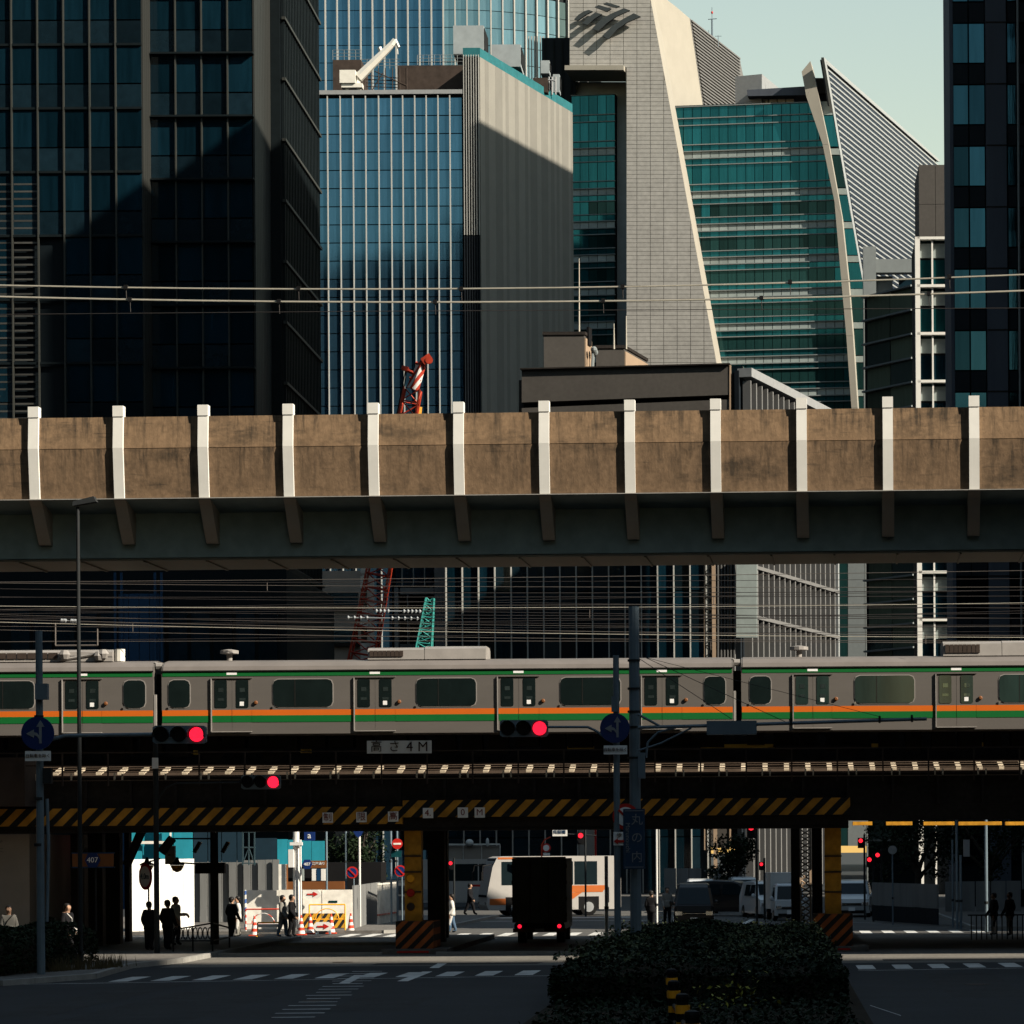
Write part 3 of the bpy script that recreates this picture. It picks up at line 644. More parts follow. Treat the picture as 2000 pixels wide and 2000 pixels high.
# ---- low brown block with penthouses and a finned flank
def brown_block():
    yw = -.10; P = W(1220, 720, 250); P0 = (P.x, P.y); t = thing('brown_block', 'low brown stone block with two roof penthouses above the viaduct', 'building', (P.x, 256, 0))
    slab('front_wall', M['brown_stone'], t, [(1019, 722), (1424, 712), (1424, 771), (1019, 786)], P0, yw, 14)
    slab('front_wall', M['brown_stone'], t, [(1019, 797), (1424, 780), (1424, 1655), (1019, 1655)], P0, yw, 14, back=.03)
    slab('shadow_gap', M['panel_dark'], t, [(1019, 786), (1424, 771), (1424, 780), (1019, 797)], P0, yw, 12, back=1.0)
    slab('side_wing', M['brown_stone'], t, [(1005, 735), (1018, 735), (1018, 1000), (1005, 1000)], P0, yw, 8, back=2)
    slab('coping', M['steel_dark'], t, [(1017, 720), (1426, 710), (1426, 712.6), (1017, 722.6)], P0, yw, 14, back=-.3)
    slab('corner_strip', M['tan_panel'], t, [(1424.5, 713), (1427, 713), (1427, 1655), (1424.5, 1655)], P0, yw, 1.0, back=-.05)
    slab('corner_glass', M['glass_dark_spandrel'], t, [(1427.5, 713), (1450, 713), (1450, 1655), (1427.5, 1655)], P0, yw, 1.0, back=.4)
    Q = PL(1450, 720, P0, yw); y2 = math.radians(72.5); Qp = (Q.x, Q.y); zt = Q.z
    u = Vector((math.cos(y2), math.sin(y2), 0)); e = Q+u*27
    ibox('flank_wall', M['panel_dark'], t, ((Q.x+e.x)/2-.5, (Q.y+e.y)/2, zt/2), (27, .4, zt-.3), y2)
    for i in range(17):
        ibox('flank_fin', M['stone_grey'], t, (Q.x+u.x*(.3+i*1.6)+.3, Q.y+u.y*(.3+i*1.6), zt/2-.4), (.25, .7, zt-1.2), y2)
    ibox('flank_coping', M['grey_paint'], t, ((Q.x+e.x)/2+.2, (Q.y+e.y)/2, zt-.35), (27.2, 1.3, .75), y2)
    for z in (23.5, 19.0, 27.8): ibox('flank_ledge', M['stone_grey'], t, ((Q.x+e.x)/2+.5, (Q.y+e.y)/2, z), (27.2, .5, .3), y2)
    ibox('flank_edge', M['slat_white'], t, (e.x+.3, e.y, zt/2-1), (.4, .8, zt-2), y2)
    slab('white_panel', M['spandrel_white'], t, [(1441, 1090), (1481, 1090), (1481, 1247), (1441, 1247)], P0, yw, .4, back=-1.2)
    for i in range(7): slab('corner_fin', M['stone_grey'], t, [(1397+i*6.3, 1060), (1399.5+i*6.3, 1060), (1399.5+i*6.3, 1400), (1397+i*6.3, 1400)], P0, yw, .6, back=-.7)
    y5 = math.radians(62)
    for (a, b_, c, dd, de) in ((1062, 1141, 655, 720, 1164), (1164, 1219, 681, 720, 1274)):
        d0 = 258 if a < 1100 else 262; p = W(a, c, d0); q = W(b_, c, d0); zb = W(a, dd, d0).z-1
        o = MB(); L = 6.4 if a < 1100 else 15
        # footprint: front face then receding lit face
        th = math.radians(14); r = Vector((math.sin(th), math.cos(th), 0))
        for L in np.arange(1, 40, .2):
            k = q+r*L
            if CX+k.x/k.y*F > de-4: break
        k = q+r*L
        o.prism([(p.x, p.y), (q.x, q.y), (k.x, k.y), (p.x, k.y)], lambda x, y, z: (x, y, z), zb, p.z)
        ph = o.build('penthouse', M['brown_stone'], t)
        lf = MB(); cc = (q+k)/2; lf.rbox((cc.x+.05, cc.y, (zb+p.z)/2-.1), (L-.1, .12, p.z-zb-.3), math.pi/2-th); lf.build('side_panel', M['tan_panel'], ph)  # paler side panel carries the sunlight on this face in its colour
        cp = MB(); cp.prism([(p.x-.1, p.y-.1), (q.x+.1, q.y-.1), (k.x+.1, k.y), (p.x-.1, k.y)], lambda x, y, z: (x, y, z), p.z+.02, p.z+.3); cp.build('coping', M['steel_dark'], ph)
        if a < 1100:
            g = MB(); g.rbox((cc.x+.15, cc.y, zb+4), (.9, .2, 1.6), math.pi/2-th); g.build('door', M['black'], ph)
            g = MB()
            for s_ in (-.8, 0, .8): g.tube((cc.x+.4, cc.y+s_, zb+1), (cc.x+.5, cc.y+s_, zb+2.6), .1, n=5); g.ell((cc.x+.6, cc.y+s_, zb+2.7), (.3, .3, .3), 8, 5)
            g.build('dish_antenna', M['frame_grey'], ph)
    for x, ya, yb in ((1131, 505, 656), (1199, 632, 682), (1223, 617, 682)):
        g = MB(); p, q = W(x, yb, 260), W(x, ya, 260); g.tube(p, q, .11, .05, n=6); g.build('whip_antenna', M['wire_lit'], t)
    slab('roof_unit', M['plant_blue'], t, [(1352, 702), (1386, 701), (1386, 714), (1352, 714)], P0, yw, 2, back=3)
    slab('roof_unit', M['plant_blue'], t, [(1172, 712), (1184, 712), (1184, 719), (1172, 719)], P0, yw, 2, back=3)
brown_block()

# ---- glass office block seen under the viaduct
def glass_block():
    D = 232; xa, xb = WX(872, 1200, D), WX(1380, 1200, D); zt = WZ(1100, 900, D)
    t = thing('glass_block', 'dark glass block with thin white mullions seen below the viaduct', 'building', ((xa+xb)/2, D+6, 0))
    ibox('wall', M['tower_dark'], t, ((xa+xb)/2, D+6.2, zt/2), (xb-xa, 12, zt))
    n = 16; st = (xb-xa)/n; z0 = [8.5, 12.5, 16.4, 20.3, 24.2, 28.1, 32]
    curtain(t, (xa, D), 0, [i*st for i in range(n+1)], [0, 4.5]+z0, lambda i, j: M['glass_dark'] if (i+j) % 5 else M['glass_dark_spandrel'], gap=.08, jitter=.008)
    bars(t, (xa, D), 0, [i*st for i in range(n+1)], 0, zt, M['fin_white'], .10, .3, out=.18)
    ms = thing('lattice_mast', 'tan steel lattice mast beside the finned building corner', 'mast', W(1386, 1500, 222))
    b = MB(); lattice(b, W(1386, 1660, 222), W(1386, 1050, 222), .75, .75, 26, .06); b.build('truss', M['tan_panel'], ms)
    b = MB(); p = W(1395, 1300, 221.5); b.box(p.x-.14, p.x+.14, 221.3, 221.6, 2, 30); b.build('upright', M['tan_panel'], ms)
glass_block()

# ---- right-hand cluster
def right_cluster():
    t = thing('glass_annex', 'small green glass annex with angled face behind the viaduct right', 'building', W(1740, 1650, 238))
    A, B = W(1690, 700, 236), W(1787, 700, 231); yw = math.atan2(B.y-A.y, B.x-A.x); L = (B-A).xy.length; zt = WZ(1787, 556, 231)
    ibox('wall', M['tower_dark'], t, ((A.x+B.x)/2+.3, (A.y+B.y)/2+.6, zt/2), (L, .8, zt), yw)
    zs = [zt-.1-1.92*k for k in range(24)][::-1]
    curtain(t, (A.x, A.y), yw, [.3+i*(L-.3)/2 for i in range(3)], zs, lambda i, j: M['glass_wavy'] if (j+i) % 4 else M['glass_grey'], gap=.1, jitter=.012)
    hbars(t, (A.x, A.y), yw, 0, L, zs, M['frame_grey'], .14, .4, name='ledge', out=.2)
    p0, p1 = W(1686, 480, 237), W(1711, 480, 237); ibox('pier', M['frame_grey'], t, ((p0.x+p1.x)/2, 238, p0.z/2), (p1.x-p0.x, 1.4, p0.z))
    p2 = W(1788, 500, 237); ibox('beam', M['frame_grey'], t, ((p1.x+p2.x)/2, 238.4, p2.z-.6), (p2.x-p1.x, 1, 1.1))
    ibox('back_wall', M['frame_grey'], t, ((p1.x+p2.x)/2-.9, 239.2, p2.z/2-.6), (p2.x-p1.x-1.8, .5, p2.z-1.3)); ibox('back_window', M['glass_dark_spandrel'], t, ((p1.x+p2.x)/2+1.1, 238.7, p2.z-2.8), (1.6, .3, 2.6))
    f = thing('white_frame_block', 'slim block with bright white frame and stacked glass bays', 'building', W(1820, 1660, 215))
    D = 215; xs = [WX(1792, 600, D), WX(1821, 600, D), WX(1849, 600, D)]; zt = WZ(1790, 465, D); st = 93*D/F
    ibox('wall', M['panel_dark'], f, ((xs[0]+xs[2])/2, D+3.2, zt/2), (xs[2]-xs[0]+.2, 6, zt-.1))
    ibox('post', M['post_white'], f, (xs[0], D-.15, zt/2), (.36, .7, zt)); ibox('post', M['post_white'], f, (xs[1], D-.1, zt/2), (.12, .5, zt-.3)); ibox('post', M['post_white'], f, (xs[2], D-.1, zt/2), (.14, .5, zt-.3))
    for k in range(12):
        z = zt-k*st
        if z < 3: break
        ibox('beam', M['post_white'], f, ((xs[0]+xs[2])/2, D-.2, z-.1), (xs[2]-xs[0]+.1, .6, .2))
        for a, b in ((xs[0], xs[1]), (xs[1], xs[2])):
            ibox('spandrel', M['spandrel_white'], f, ((a+b)/2, D+.05, z-st*.27), (b-a-.1, .12, st*.3)); ibox('pane', M['glass_green'] if k < 2 else M['glass_dark'], f, ((a+b)/2, D+.06, z-st*.72), (b-a-.1, .12, st*.5)); ibox('pane', M['glass_green_dark'], f, ((a+b)/2, D+.06, z-st*.07), (b-a-.1, .12, st*.1))
    b_ = thing('bronze_block', 'plain bronze coloured block top beside the right dark tower', 'building', W(1825, 1660, 300))
    a, c = W(1794, 322, 300), W(1860, 470, 300)
    for i in range(2):
        for j in range(4): ibox('panel', M['brown_stone'], b_, (a.x+(c.x-a.x)*(i+.5)/2, 300.1, a.z-4.1*(j+.5)), ((c.x-a.x)/2-.04, .3, 4.06))
    ibox('wall', M['brown_stone'], b_, ((a.x+c.x)/2, 304.3, a.z/2), (c.x-a.x-.05, 8, a.z-.1))
right_cluster()

def right_tower():
    D = 170; t = thing('stone_tower', 'dark tower with paired windows and stone piers at right edge', 'building', W(1960, 1660, 178)); H = 88.5
    x = lambda p: WX(p, 400, D); x0 = x(1859.5); x1 = x(2350)
    planbody('wall', M['tower_dark'], t, [(x0+.05, D+.2), (x1, D+.2), (x1, D+30), (x0+3.2, D+30), (x0+.05, D+6)], 0, H)
    for k in range(3): ibox('side_panel', M['recess'], t, (x0, D+.9+k*1.9, H/2), (.2, 1.84, H-.1))
    ibox('pier', M['recess'], t, ((x(1926)+x(1966))/2, D-.05, H/2), (x(1966)-x(1926), .4, H-.1))
    FL = 120*D/F; zb = WZ(1900, 46, D)
    rows = []
    for k in range(-13, 2): rows += [zb+FL*k-2.35, zb+FL*k]
    for c0, c1 in ((1862, 1893), (1893, 1925), (1968, 1987), (1990, 2030)):
        curtain(t, (x(c0), D), 0, [0, x(c1)-x(c0)], rows, lambda i, j: M['glass_navy'] if j % 2 == 0 else M['panel_dark'], gap=.09, jitter=.006)
    b = MB(); b.tube((x(1989), D-.3, 1), (x(1989), D-.3, H), .07); b.build('downpipe', M['frame_grey'], t)
    for k in range(-13, 2): ibox('joint', M['steel_dark'], t, ((x(1926)+x(1966))/2, D-.26, zb+FL*k), (x(1966)-x(1926), .03, .08))
right_tower()

# ---- odds between the towers, low down
def low_infill():
    D = 262; t = thing('beige_block', 'beige low block with roof railing behind the train', 'building', W(650, 1660, D))
    a, b = WX(600, 1200, D), WX(708, 1200, D); zt = WZ(650, 1115, D); ibox('wall', M['beige_wall'], t, ((a+b)/2, D+4, zt/2), (b-a, 8, zt))
    for k, (y0, y1) in enumerate(((1158, 1182), (1232, 1255))):
        p, q = W(640, y0, D), W(700, y1, D); ibox('window', M['glass_blue_light'], t, ((p.x+q.x)/2, D-.02, (p.z+q.z)/2), (q.x-p.x, .15, p.z-q.z))
        ibox('ledge', M['steel_dark'], t, ((a+b)/2, D-.2, q.z-.2), (b-a, .5, .25))
    for i in range(14): ibox('roof_rail', M['frame_grey'], t, (a+.2+i*.36, D+.2, zt+.5), (.06, .06, 1))
    ibox('roof_rail', M['frame_grey'], t, ((a+b)/2, D+.2, zt+1), (b-a, .06, .08))
    D = 240; s = thing('lit_column', 'sunlit pale column with dark bands behind the red crane', 'column', W(712, 1660, D))
    for k, (y0, y1) in enumerate(((1090, 1120), (1125, 1150), (1188, 1226), (1256, 1300), (1300, 1400))):
        p, q = W(705, y0, D), W(719, y1, D); ibox('block', M['hoarding_white'], s, ((p.x+q.x)/2, D, (p.z+q.z)/2), (q.x-p.x, .6, p.z-q.z-.05))
    p = W(712, 1400, D); ibox('core', M['steel_brown'], s, (p.x, D+.1, 13), (.45, .4, 26))
    c = thing('unfinished_building', 'grey half built concrete frame with dark openings beyond the train', 'building', W(822, 1660, 245)); D = 245
    def bx(n, mt, x0, y0, x1, y1, d=D, dp=1.): p, q = W(x0, y0, d), W(x1, y1, d); ibox(n, M[mt], c, ((p.x+q.x)/2, d+dp/2, (p.z+q.z)/2), (q.x-p.x, dp, p.z-q.z))
    bx('column', 'grey_paint', 848, 1075, 873, 1660); bx('column', 'grey_paint', 770, 1148, 781, 1660); bx('beam', 'grey_paint', 781.5, 1148, 847.5, 1160); bx('wall', 'tower_rib', 765, 1080, 876, 1660, D+2, 3)
    bx('floor_slab', 'stone_grey', 781.5, 1198, 847.5, 1206); bx('floor_slab', 'stone_grey', 781.5, 1258, 847.5, 1266); bx('glazing', 'glass_blue', 772, 1085, 846, 1146, D+1, .3); bx('column', 'grey_paint', 795, 1161, 800, 1660)
    for i in range(3): bx('mullion', 'fin_white', 784+i*22, 1085, 786+i*22, 1146, D+.6, .2)
    m = thing('hoist_mast', 'short turquoise lattice hoist mast in front of concrete frame', 'mast', W(835, 1300, 228))
    b = MB(); lattice(b, W(828, 1270, 228), W(840, 1168, 228), 1.2, 1.0, 8, .09, taper=.5); b.build('truss', M['crane_green'], m)
    m = thing('crane_boom', 'tall red lattice crane boom with striped head above the viaduct', 'crane', W(705, 1300, 225))
    b = MB(); p0, p1 = W(700, 1330, 225), W(806, 760, 225); lattice(b, p0, p1, 2.0, 1.6, 22, .085, taper=.62); b.build('lattice_boom', M['crane_red'], m)
    b = MB(); p2 = W(822, 715, 225); b.tube(p1, p2, .5, .38, n=4); b.build('striped_head', M['boom_stripe'], m)
    b = MB(); b.tube(p2, W(832, 701, 225), .32, .26, n=6); b.rbox(W(834, 702, 224.8), (.8, .5, .55), tilt=-.6); b.lathe(W(838, 704, 224.6), [(.28, -.1), (.28, .1)], 12, 'Y'); b.tube(W(790, 721, 225), W(815, 732, 225), .16, n=6); b.rbox(W(791, 720, 225), (.5, .4, .35), tilt=.3); b.tube(W(812, 708, 225), W(828, 722, 225), .14, n=6); b.tube(W(800, 738, 225), W(822, 744, 225), .12, n=6); b.tube(W(818, 722, 225), W(828, 716, 225), .25, n=6); b.build('sheave', M['crane_red'], m)
    b = MB(); b.tube(W(792, 724, 225), W(775, 810, 226), .05, n=4); b.tube(W(794, 724, 225), W(782, 810, 226), .05, n=4); b.build('stay_cable', M['black'], m)
    p = W(820, 795, 226); b = MB(); b.tube(p, W(817, 820, 226), .2, n=6); b.build('hook_block', M['yellow_paint'], m)
low_infill()

# ---- unseen towers added around the picture, sized for their shade and reflections
def outside():
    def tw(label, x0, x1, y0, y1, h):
        t = thing('unseen_tower', label, 'building', ((x0+x1)/2, (y0+y1)/2, 0)); ibox('wall', M['tower_dark'], t, ((x0+x1)/2, (y0+y1)/2, h/2), (x1-x0, y1-y0, h)); 
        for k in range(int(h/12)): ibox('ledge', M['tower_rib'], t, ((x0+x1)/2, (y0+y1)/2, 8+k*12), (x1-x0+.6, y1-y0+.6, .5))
    tw('unseen dark tower behind the viewpoint on the left, shaped for reflections', -260, -45, -150, -100, 165)
    tw('unseen very tall tower added behind the viewpoint on the right for shade', 120, 330, -70, -20, 172.5)
    tw('unseen long slab added along the near street on the left for shade', -75, -32, -95, 70, 48)
    tw('unseen long slab added along the near street on the right for shade', 14, 50, -10, 58, 46)
    tw('unseen mid rise block added past the bridge on the right for shade', 14.5, 45, 116, 135.5, 25.5)
    tw('unseen taller block added beside the lower block on the right for shade', 16, 46, 152.5, 169, 80)
    tw('unseen lower block added beside the mid rise block on the right for shade', 14.5, 45, 136, 152, 15)
    for i, (x0, x1, y0, y1, h) in enumerate(((100, 160, -10, 120, 58), (105, 160, 125, 300, 60), (172, 240, -10, 160, 100), (172, 240, 170, 420, 105), (70, 130, 420, 600, 110), (-190, -120, -60, 180, 80), (-200, -95, 190, 420, 110), (-180, -80, 430, 700, 120), (-44, 16, -240, -180, 150), (56, 118, -140, -24, 118))):
        tw(['broad', 'long', 'tall', 'lofty', 'remote', 'wide', 'bulky', 'high', 'distant', 'massive'][i]+' unseen city block added to cut sky light from the '+('rear' if i > 7 else 'right' if x0 > 0 else 'left'), x0, x1, y0, y1, h)
    t = thing('unseen_tower', 'unseen tall slab added behind the stone pier tower to shade the panelled flank', 'building', (40, 340, 0)); planbody('wall', M['tower_dark'], t, [(22, 323), (64, 323), (64, 358), (34.3, 358)], 0, 133)
    for k in range(10): ibox('ledge', M['tower_rib'], t, (46, 322.8, 8+k*12), (40, .5, .5))
    for i, (x0, x1, h) in enumerate(((-240, -190, 14), (-150, -128, 9), (-118, -96, 5), (-90, -70, 11))):  # blocks added on the unseen tower to break its mirrored roofline
        t = thing('roof_block', ['widest', 'second', 'lowest', 'rightmost'][i]+' unseen block shaping the mirrored roofline of the rear left tower', 'building', ((x0+x1)/2, -110, 165)); ibox('wall', M['tower_dark'], t, ((x0+x1)/2, -115, 165+h/2+.1), (x1-x0, 20, h)); ibox('coping', M['tower_rib'], t, ((x0+x1)/2, -115, 165.3+h), (x1-x0+.4, 20.4, .4))
outside()
# ================================================================== VIADUCT
def viaduct():
    yw = -.034; P = W(1000, 900, 86); P0 = (P.x, P.y); u = Vector((math.cos(yw), math.sin(yw), 0)); bk = Vector((-math.sin(yw), math.cos(yw), 0)); B0 = Vector((P0[0], P0[1], 0))
    zt, zf, zb, zp = 16.44, 15.5, 14.03, 16.74
    t = thing('railway_viaduct', 'elevated railway viaduct with stained concrete parapet and white posts', 'viaduct', (P0[0], 89, 12))
    fn = lambda a, z, s: B0+u*s+bk*a+Vector((0, 0, z))
    s0 = upos(PL(66.5, 900, P0, yw), P0, yw); s1 = upos(PL(1903, 900, P0, yw), P0, yw); st = (s1-s0)/11
    us = [s0+st*i for i in range(-3, 27)]
    up = [(.0, zf), (.07, zt), (.32, zt), (.32, zf)]; lo = [(.14, zb), (-.012, zf-.02), (.30, zf-.02), (.30, zb)]
    for i in range(len(us)-1):
        a, e = us[i]+.01, us[i+1]-.01
        b = MB(); b.prism(up, fn, a, e); b.build('upper_panel', M['concrete_wall'], t)
        b = MB(); b.prism(lo, fn, a, e); b.build('lower_panel', M['concrete_low'], t)
    prof = [(.05, zb-.02), (-.11, zf), (-.05, zp-.33), (-.05, zp), (.2, zp), (.2, zb-.02)]
    rib = [(.06, zb-.06), (.5, zb-.06), (1.33, zb-.06), (1.33, 12.76), (1.10, 12.76), (.72, 13.2), (.28, 13.8)]
    for s in us:
        b = MB(); b.prism(prof, fn, s-.15, s+.15); b.build('post', M['post_white'], t)
        b = MB(); b.prism([(-.07, zp-.30), (-.07, zp+.02), (.22, zp+.02), (.22, zp-.30)], fn, s-.157, s+.157); b.build('post_cap', M['post_white'], t)
        b = MB(); b.prism(rib, fn, s-.18, s+.18); b.build('bracket', M['viaduct_rib'], t)
    a, e = us[0], us[-1]
    b = MB(); b.prism([(-.03, zb-.05), (-.03, zb-.025), (.13, zb-.025), (.13, zb-.05)], fn, a, e); b.build('drip_edge', M['kerb'], t)
    b = MB(); b.prism([(.1, zb-.055), (.31, zb-.055), (.31, zb+.3), (4.9, zb+.3), (4.9, zb-.055), (4.4, 13.7), (4.4, 12.36), (1.3, 12.36), (1.3, 13.7)], fn, a, e); b.build('box_girder', M['viaduct_steel'], t)
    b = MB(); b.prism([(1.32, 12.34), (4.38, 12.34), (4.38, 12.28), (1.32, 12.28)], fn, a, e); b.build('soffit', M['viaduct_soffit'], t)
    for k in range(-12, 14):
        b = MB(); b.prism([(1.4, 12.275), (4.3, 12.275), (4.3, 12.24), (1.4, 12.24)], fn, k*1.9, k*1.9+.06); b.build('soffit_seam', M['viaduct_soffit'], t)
    b = MB(); b.box(-45, 45, 90.0, 91.72, zb-.2, zb+.29); b.build('shade_slab', M['viaduct_steel'], t)  # slab added and aligned to keep the sun off the rail girder
    # supporting piers out beyond both picture edges
    for s in (us[0]+1, us[-1]-1):
        b = MB(); b.prism([(2, 0), (5, 0), (4.2, 12.2), (2, 12.2)], fn, s-1.2, s+1.2); b.build('pier', M['concrete_low'], t)
viaduct()
def catenary(label, pts, d, r, mt, drops=(), dy=0, grp='overhead wires above the viaduct'):
    o = thing('overhead_wire', label, 'wire', W(*pts[0], d), grp)
    b = MB(); b.path([W(x, y, d) for x, y in pts], r, 5); b.build('wire', M[mt], o)
    for x, y in drops:
        b = MB(); p = W(x, y, d); b.box(p.x-.06, p.x+.06, d-.06, d+.06, p.z-.05, p.z+.07); b.build('clamp', M['black'], o)
        b = MB(); b.tube(p, W(x+1, y+dy, d), .012, n=4); b.build('dropper', M['wire_dark'], o)
def sagged(pts, n=14):
    xs = np.array([p[0] for p in pts]); ys = np.array([p[1] for p in pts]); c = np.polyfit(xs, ys, min(2, len(xs)-1)); return [(x, float(np.polyval(c, x))) for x in np.linspace(-150, 2150, n)]
catenary('upper of the two pale wires crossing above the parapet', sagged([(0, 557), (245, 561.6), (900, 564.5), (1216, 560), (1500, 552.5), (1855, 543), (2000, 536)]), 88, .026, 'wire_lit', [(246, 561.6), (583, 564), (901, 565), (1216, 560.5), (1543, 551.5), (1854, 541)], 22)
catenary('lower of the two pale wires crossing above the parapet', sagged([(0, 579), (254, 585.5), (545, 589), (1178, 588), (1500, 582.5), (1815, 574), (2000, 568)]), 90, .03, 'wire_lit', [(254, 585.5), (545, 589), (850, 590.5), (1178, 588), (1487, 582.6), (1814, 574)], 24)
catenary('thin dark contact wire just below the pale wires', [(-100, 615), (700, 608), (2100, 601)], 90, .012, 'wire_dark')
0 and catenary('thin dark wire grazing the top of the parapet posts', [(-100, 826), (1000, 806), (1350, 800), (2100, 791)], 85.6, .012, 'wire_dark')
# ================================================================== RAIL BRIDGE
Z97 = lambda y, x=1000, d=97: WZ(x, y, d)
def rail_bridge():
    t = thing('rail_bridge', 'black steel railway bridge with yellow hazard beam over the road', 'bridge', (-12, 104, 0))
    X0, X1 = -34, 44; d = 97.0
    def bx(nm, mt, x0, x1, y0, y1, z0, z1): b = MB(); b.box(x0, x1, y0, y1, z0, z1); return b.build(nm, M[mt], t)
    bx('main_girder', 'steel_dark', X0, X1, 97.0, 97.25, 4.9, 5.95); bx('top_flange', 'steel_brown', X0, X1, 96.8, 97.3, 5.953, 6.02); bx('deck', 'steel_dark', X0, X1, 97.3, 112, 5.5, 6.0)
    for yy in (100.5, 104, 107.5, 111.5): bx('rear_girder', 'steel_dark', X0, 2.7, yy, yy+.3, 4.25, 5.498); bx('rear_girder', 'steel_dark', 2.702, X1, yy, yy+.3, 4.52, 5.498)
    for i in range(52): ibox('stiffener', M['steel_dark'], t, (X0+.7+i*1.5, 96.92, 5.42), (.1, .15, 1.0))
    xs = WX(788, 1590, 97)
    bx('hazard_beam', 'hazard', X0, xs, 96.72, 96.98, 4.35, 4.93); bx('hazard_beam', 'hazard', xs+.01, WX(1660, 1580, 97), 96.72, 96.98, 4.57, 5.13)
    bx('lower_beam', 'steel_dark', X0, 2.7, 97.0, 97.9, 4.18, 4.56); bx('lower_beam', 'steel_dark', 2.702, X1, 97.0, 97.9, 4.37, 4.897)
    bx('lower_flange', 'steel_dark', X0, 2.7, 96.95, 98.2, 4.12, 4.178)
    for x0, x1 in ((1665, 1703), (1730, 1781), (1803, 1863), (1871, 1955), (1962, 2040), (1415, 1447), (1462, 1483), (1487, 1510), (1523, 1533)):
        dd = 113.6 if x0 > 1600 else 104; a, b_ = WX(x0, 1608, dd), WX(x1, 1608, dd); bx('soffit_mark', 'yellow_paint', a, b_, dd-.4, dd+.2, WZ(x0, 1612, dd), WZ(x0, 1605, dd))
    bx('far_beam', 'steel_dark', 2.9, X1, 113.3, 113.9, 4.55, 5.6)
    # columns
    def column(x0, x1, dd, mt, zt=4.12, dep=.5): a, b_ = WX(x0, 1700, dd), WX(x1, 1700, dd); return bx('column', mt, a, b_, dd, dd+dep, 0.0, zt)
    c1 = column(790, 823, 97.5, 'yellow_paint'); c2 = column(1611, 1643, 97.5, 'yellow_paint')
    column(835, 868, 104, 'steel_dark', 4.2); column(1545, 1562, 102, 'steel_dark', 4.2); column(1586, 1606, 106, 'steel_dark', 4.2); column(858, 874, 109, 'steel_dark', 4.2)
    for c, x in ((c1, 806), (c2, 1627)):
        for y in (1672, 1703, 1742):
            b = MB(); p = W(x, y, 97.47); hw = 17*97/F; b.box(p.x-hw, p.x+hw, 97.44, 97.5, p.z-.025, p.z+.025); b.build('strap', M['steel_brown'], c)
    for y, mt in ((1716, 'amber'), (1744, 'sign_red'), (1771, 'steel_brown')):
        b = MB(); p = W(802, y, 97.4); b.lathe(p, [(.12, -.05), (.14, 0), (.12, .05)], 14, 'Y'); b.build('reflector', M[mt], c1)
    for x0, x1, y0, y1 in ((772, 846, 1800, 1856), (1590, 1666, 1786, 1846)):
        a, b_ = WX(x0, 1830, 96.6), WX(x1, 1830, 96.6); zt = WZ(x0, y0, 96.6); bx('column_base', 'hazard_base', a, b_, 96.7, 98.8, .18, zt)
        bx('plinth', 'paving', a-.45, b_+.5, 96.2, 113, 0.004, .178)
        b = MB(); b.box(a+.1, b_-.1, 96.19, 96.2, .06, .12); b.build('reflector_strip', M['sign_red'], t)
    for x0, x1 in ((845, 857), (1563, 1583)):                # laced columns at the far side, in the sun
        a, b_ = WX(x0, 1700, 114.6), WX(x1, 1700, 114.6); b = MB()
        for k in range(16): z = .2+k*.25; b.tube((a, 114.6, z), (b_, 114.6, z+.25), .03, n=4); b.tube((b_, 114.6, z), (a, 114.6, z+.25), .03, n=4)
        for x in (a, b_): b.box(x-.04, x+.04, 114.5, 114.9, 0, 4.4)
        b.build('laced_column', M['tan_panel'], t)
    # left abutment and far steel columns
    bx('abutment', 'beige_wall', X0, WX(58, 1650, 98), 97.95, 112, 0, 4.1); bx('abutment_cap', 'steel_brown', X0, WX(60, 1500, 96), 95.2, 96.9, 5.0, 6.6)
    for x0, x1, dd in ((172, 200, 103), (206, 234, 105), (243, 252, 108), (138, 158, 101)):
        column(x0, x1, dd, 'steel_dark', 4.2)
    for x0, x1, dd in ((160, 168, 108), (224, 232, 110)): column(x0, x1, dd, 'hoarding_white', 4.2, .3)  # sunlit edges of the steel columns put in as white columns
    # raking struts on the left
    for p, q in (((279, 1618, 101), (247, 1690, 101)), ((337, 1637, 101), (315, 1665, 101))):
        b = MB(); b.tube(W(*p), W(*q), .16, n=8); b.build('knee_strut', M['steel_dark'], t)
    # walkway outriggers: timbers that rise a little towards the track
    for i in range(62):
        x = X0+8+i*.72; b = MB(); wd = .085
        vs = [(x-wd, 97.02, 6.13), (x+wd, 97.02, 6.13), (x+wd, 97.92, 6.33), (x-wd, 97.92, 6.33)]; b.add(vs+[(a, c, z-.08) for a, c, z in vs], [(0,1,2,3),(7,6,5,4),(0,4,5,1),(1,5,6,2),(2,6,7,3),(3,7,4,0)]); b.build('walkway_timber', M['tie_wood'], t)
        if i % 2 == 0:
            b = MB(); b.box(x-.12, x-.07, 96.6, 96.66, 5.86, 6.1); b.box(x+.14, x+.19, 96.6, 96.66, 5.86, 6.08); b.build('bracket_leg', M['tie_wood'], t)
    for z, yy in ((6.15, 97.1), (6.25, 97.5), (6.33, 97.85), (5.84, 96.6)): bx('walkway_rail', 'rail_steel', X0, X1, yy-.015, yy+.015, z+.002, z+.03)
    for i in range(40): ibox('railing_post', M['steel_brown'], t, (X0+.3+i*1.5, 95.35, 6.2), (.05, .05, 1.1))
    for z in (6.32, 6.74): bx('railing_bar', 'steel_brown', X0, X1, 95.33, 95.37, z-.02, z+.02)
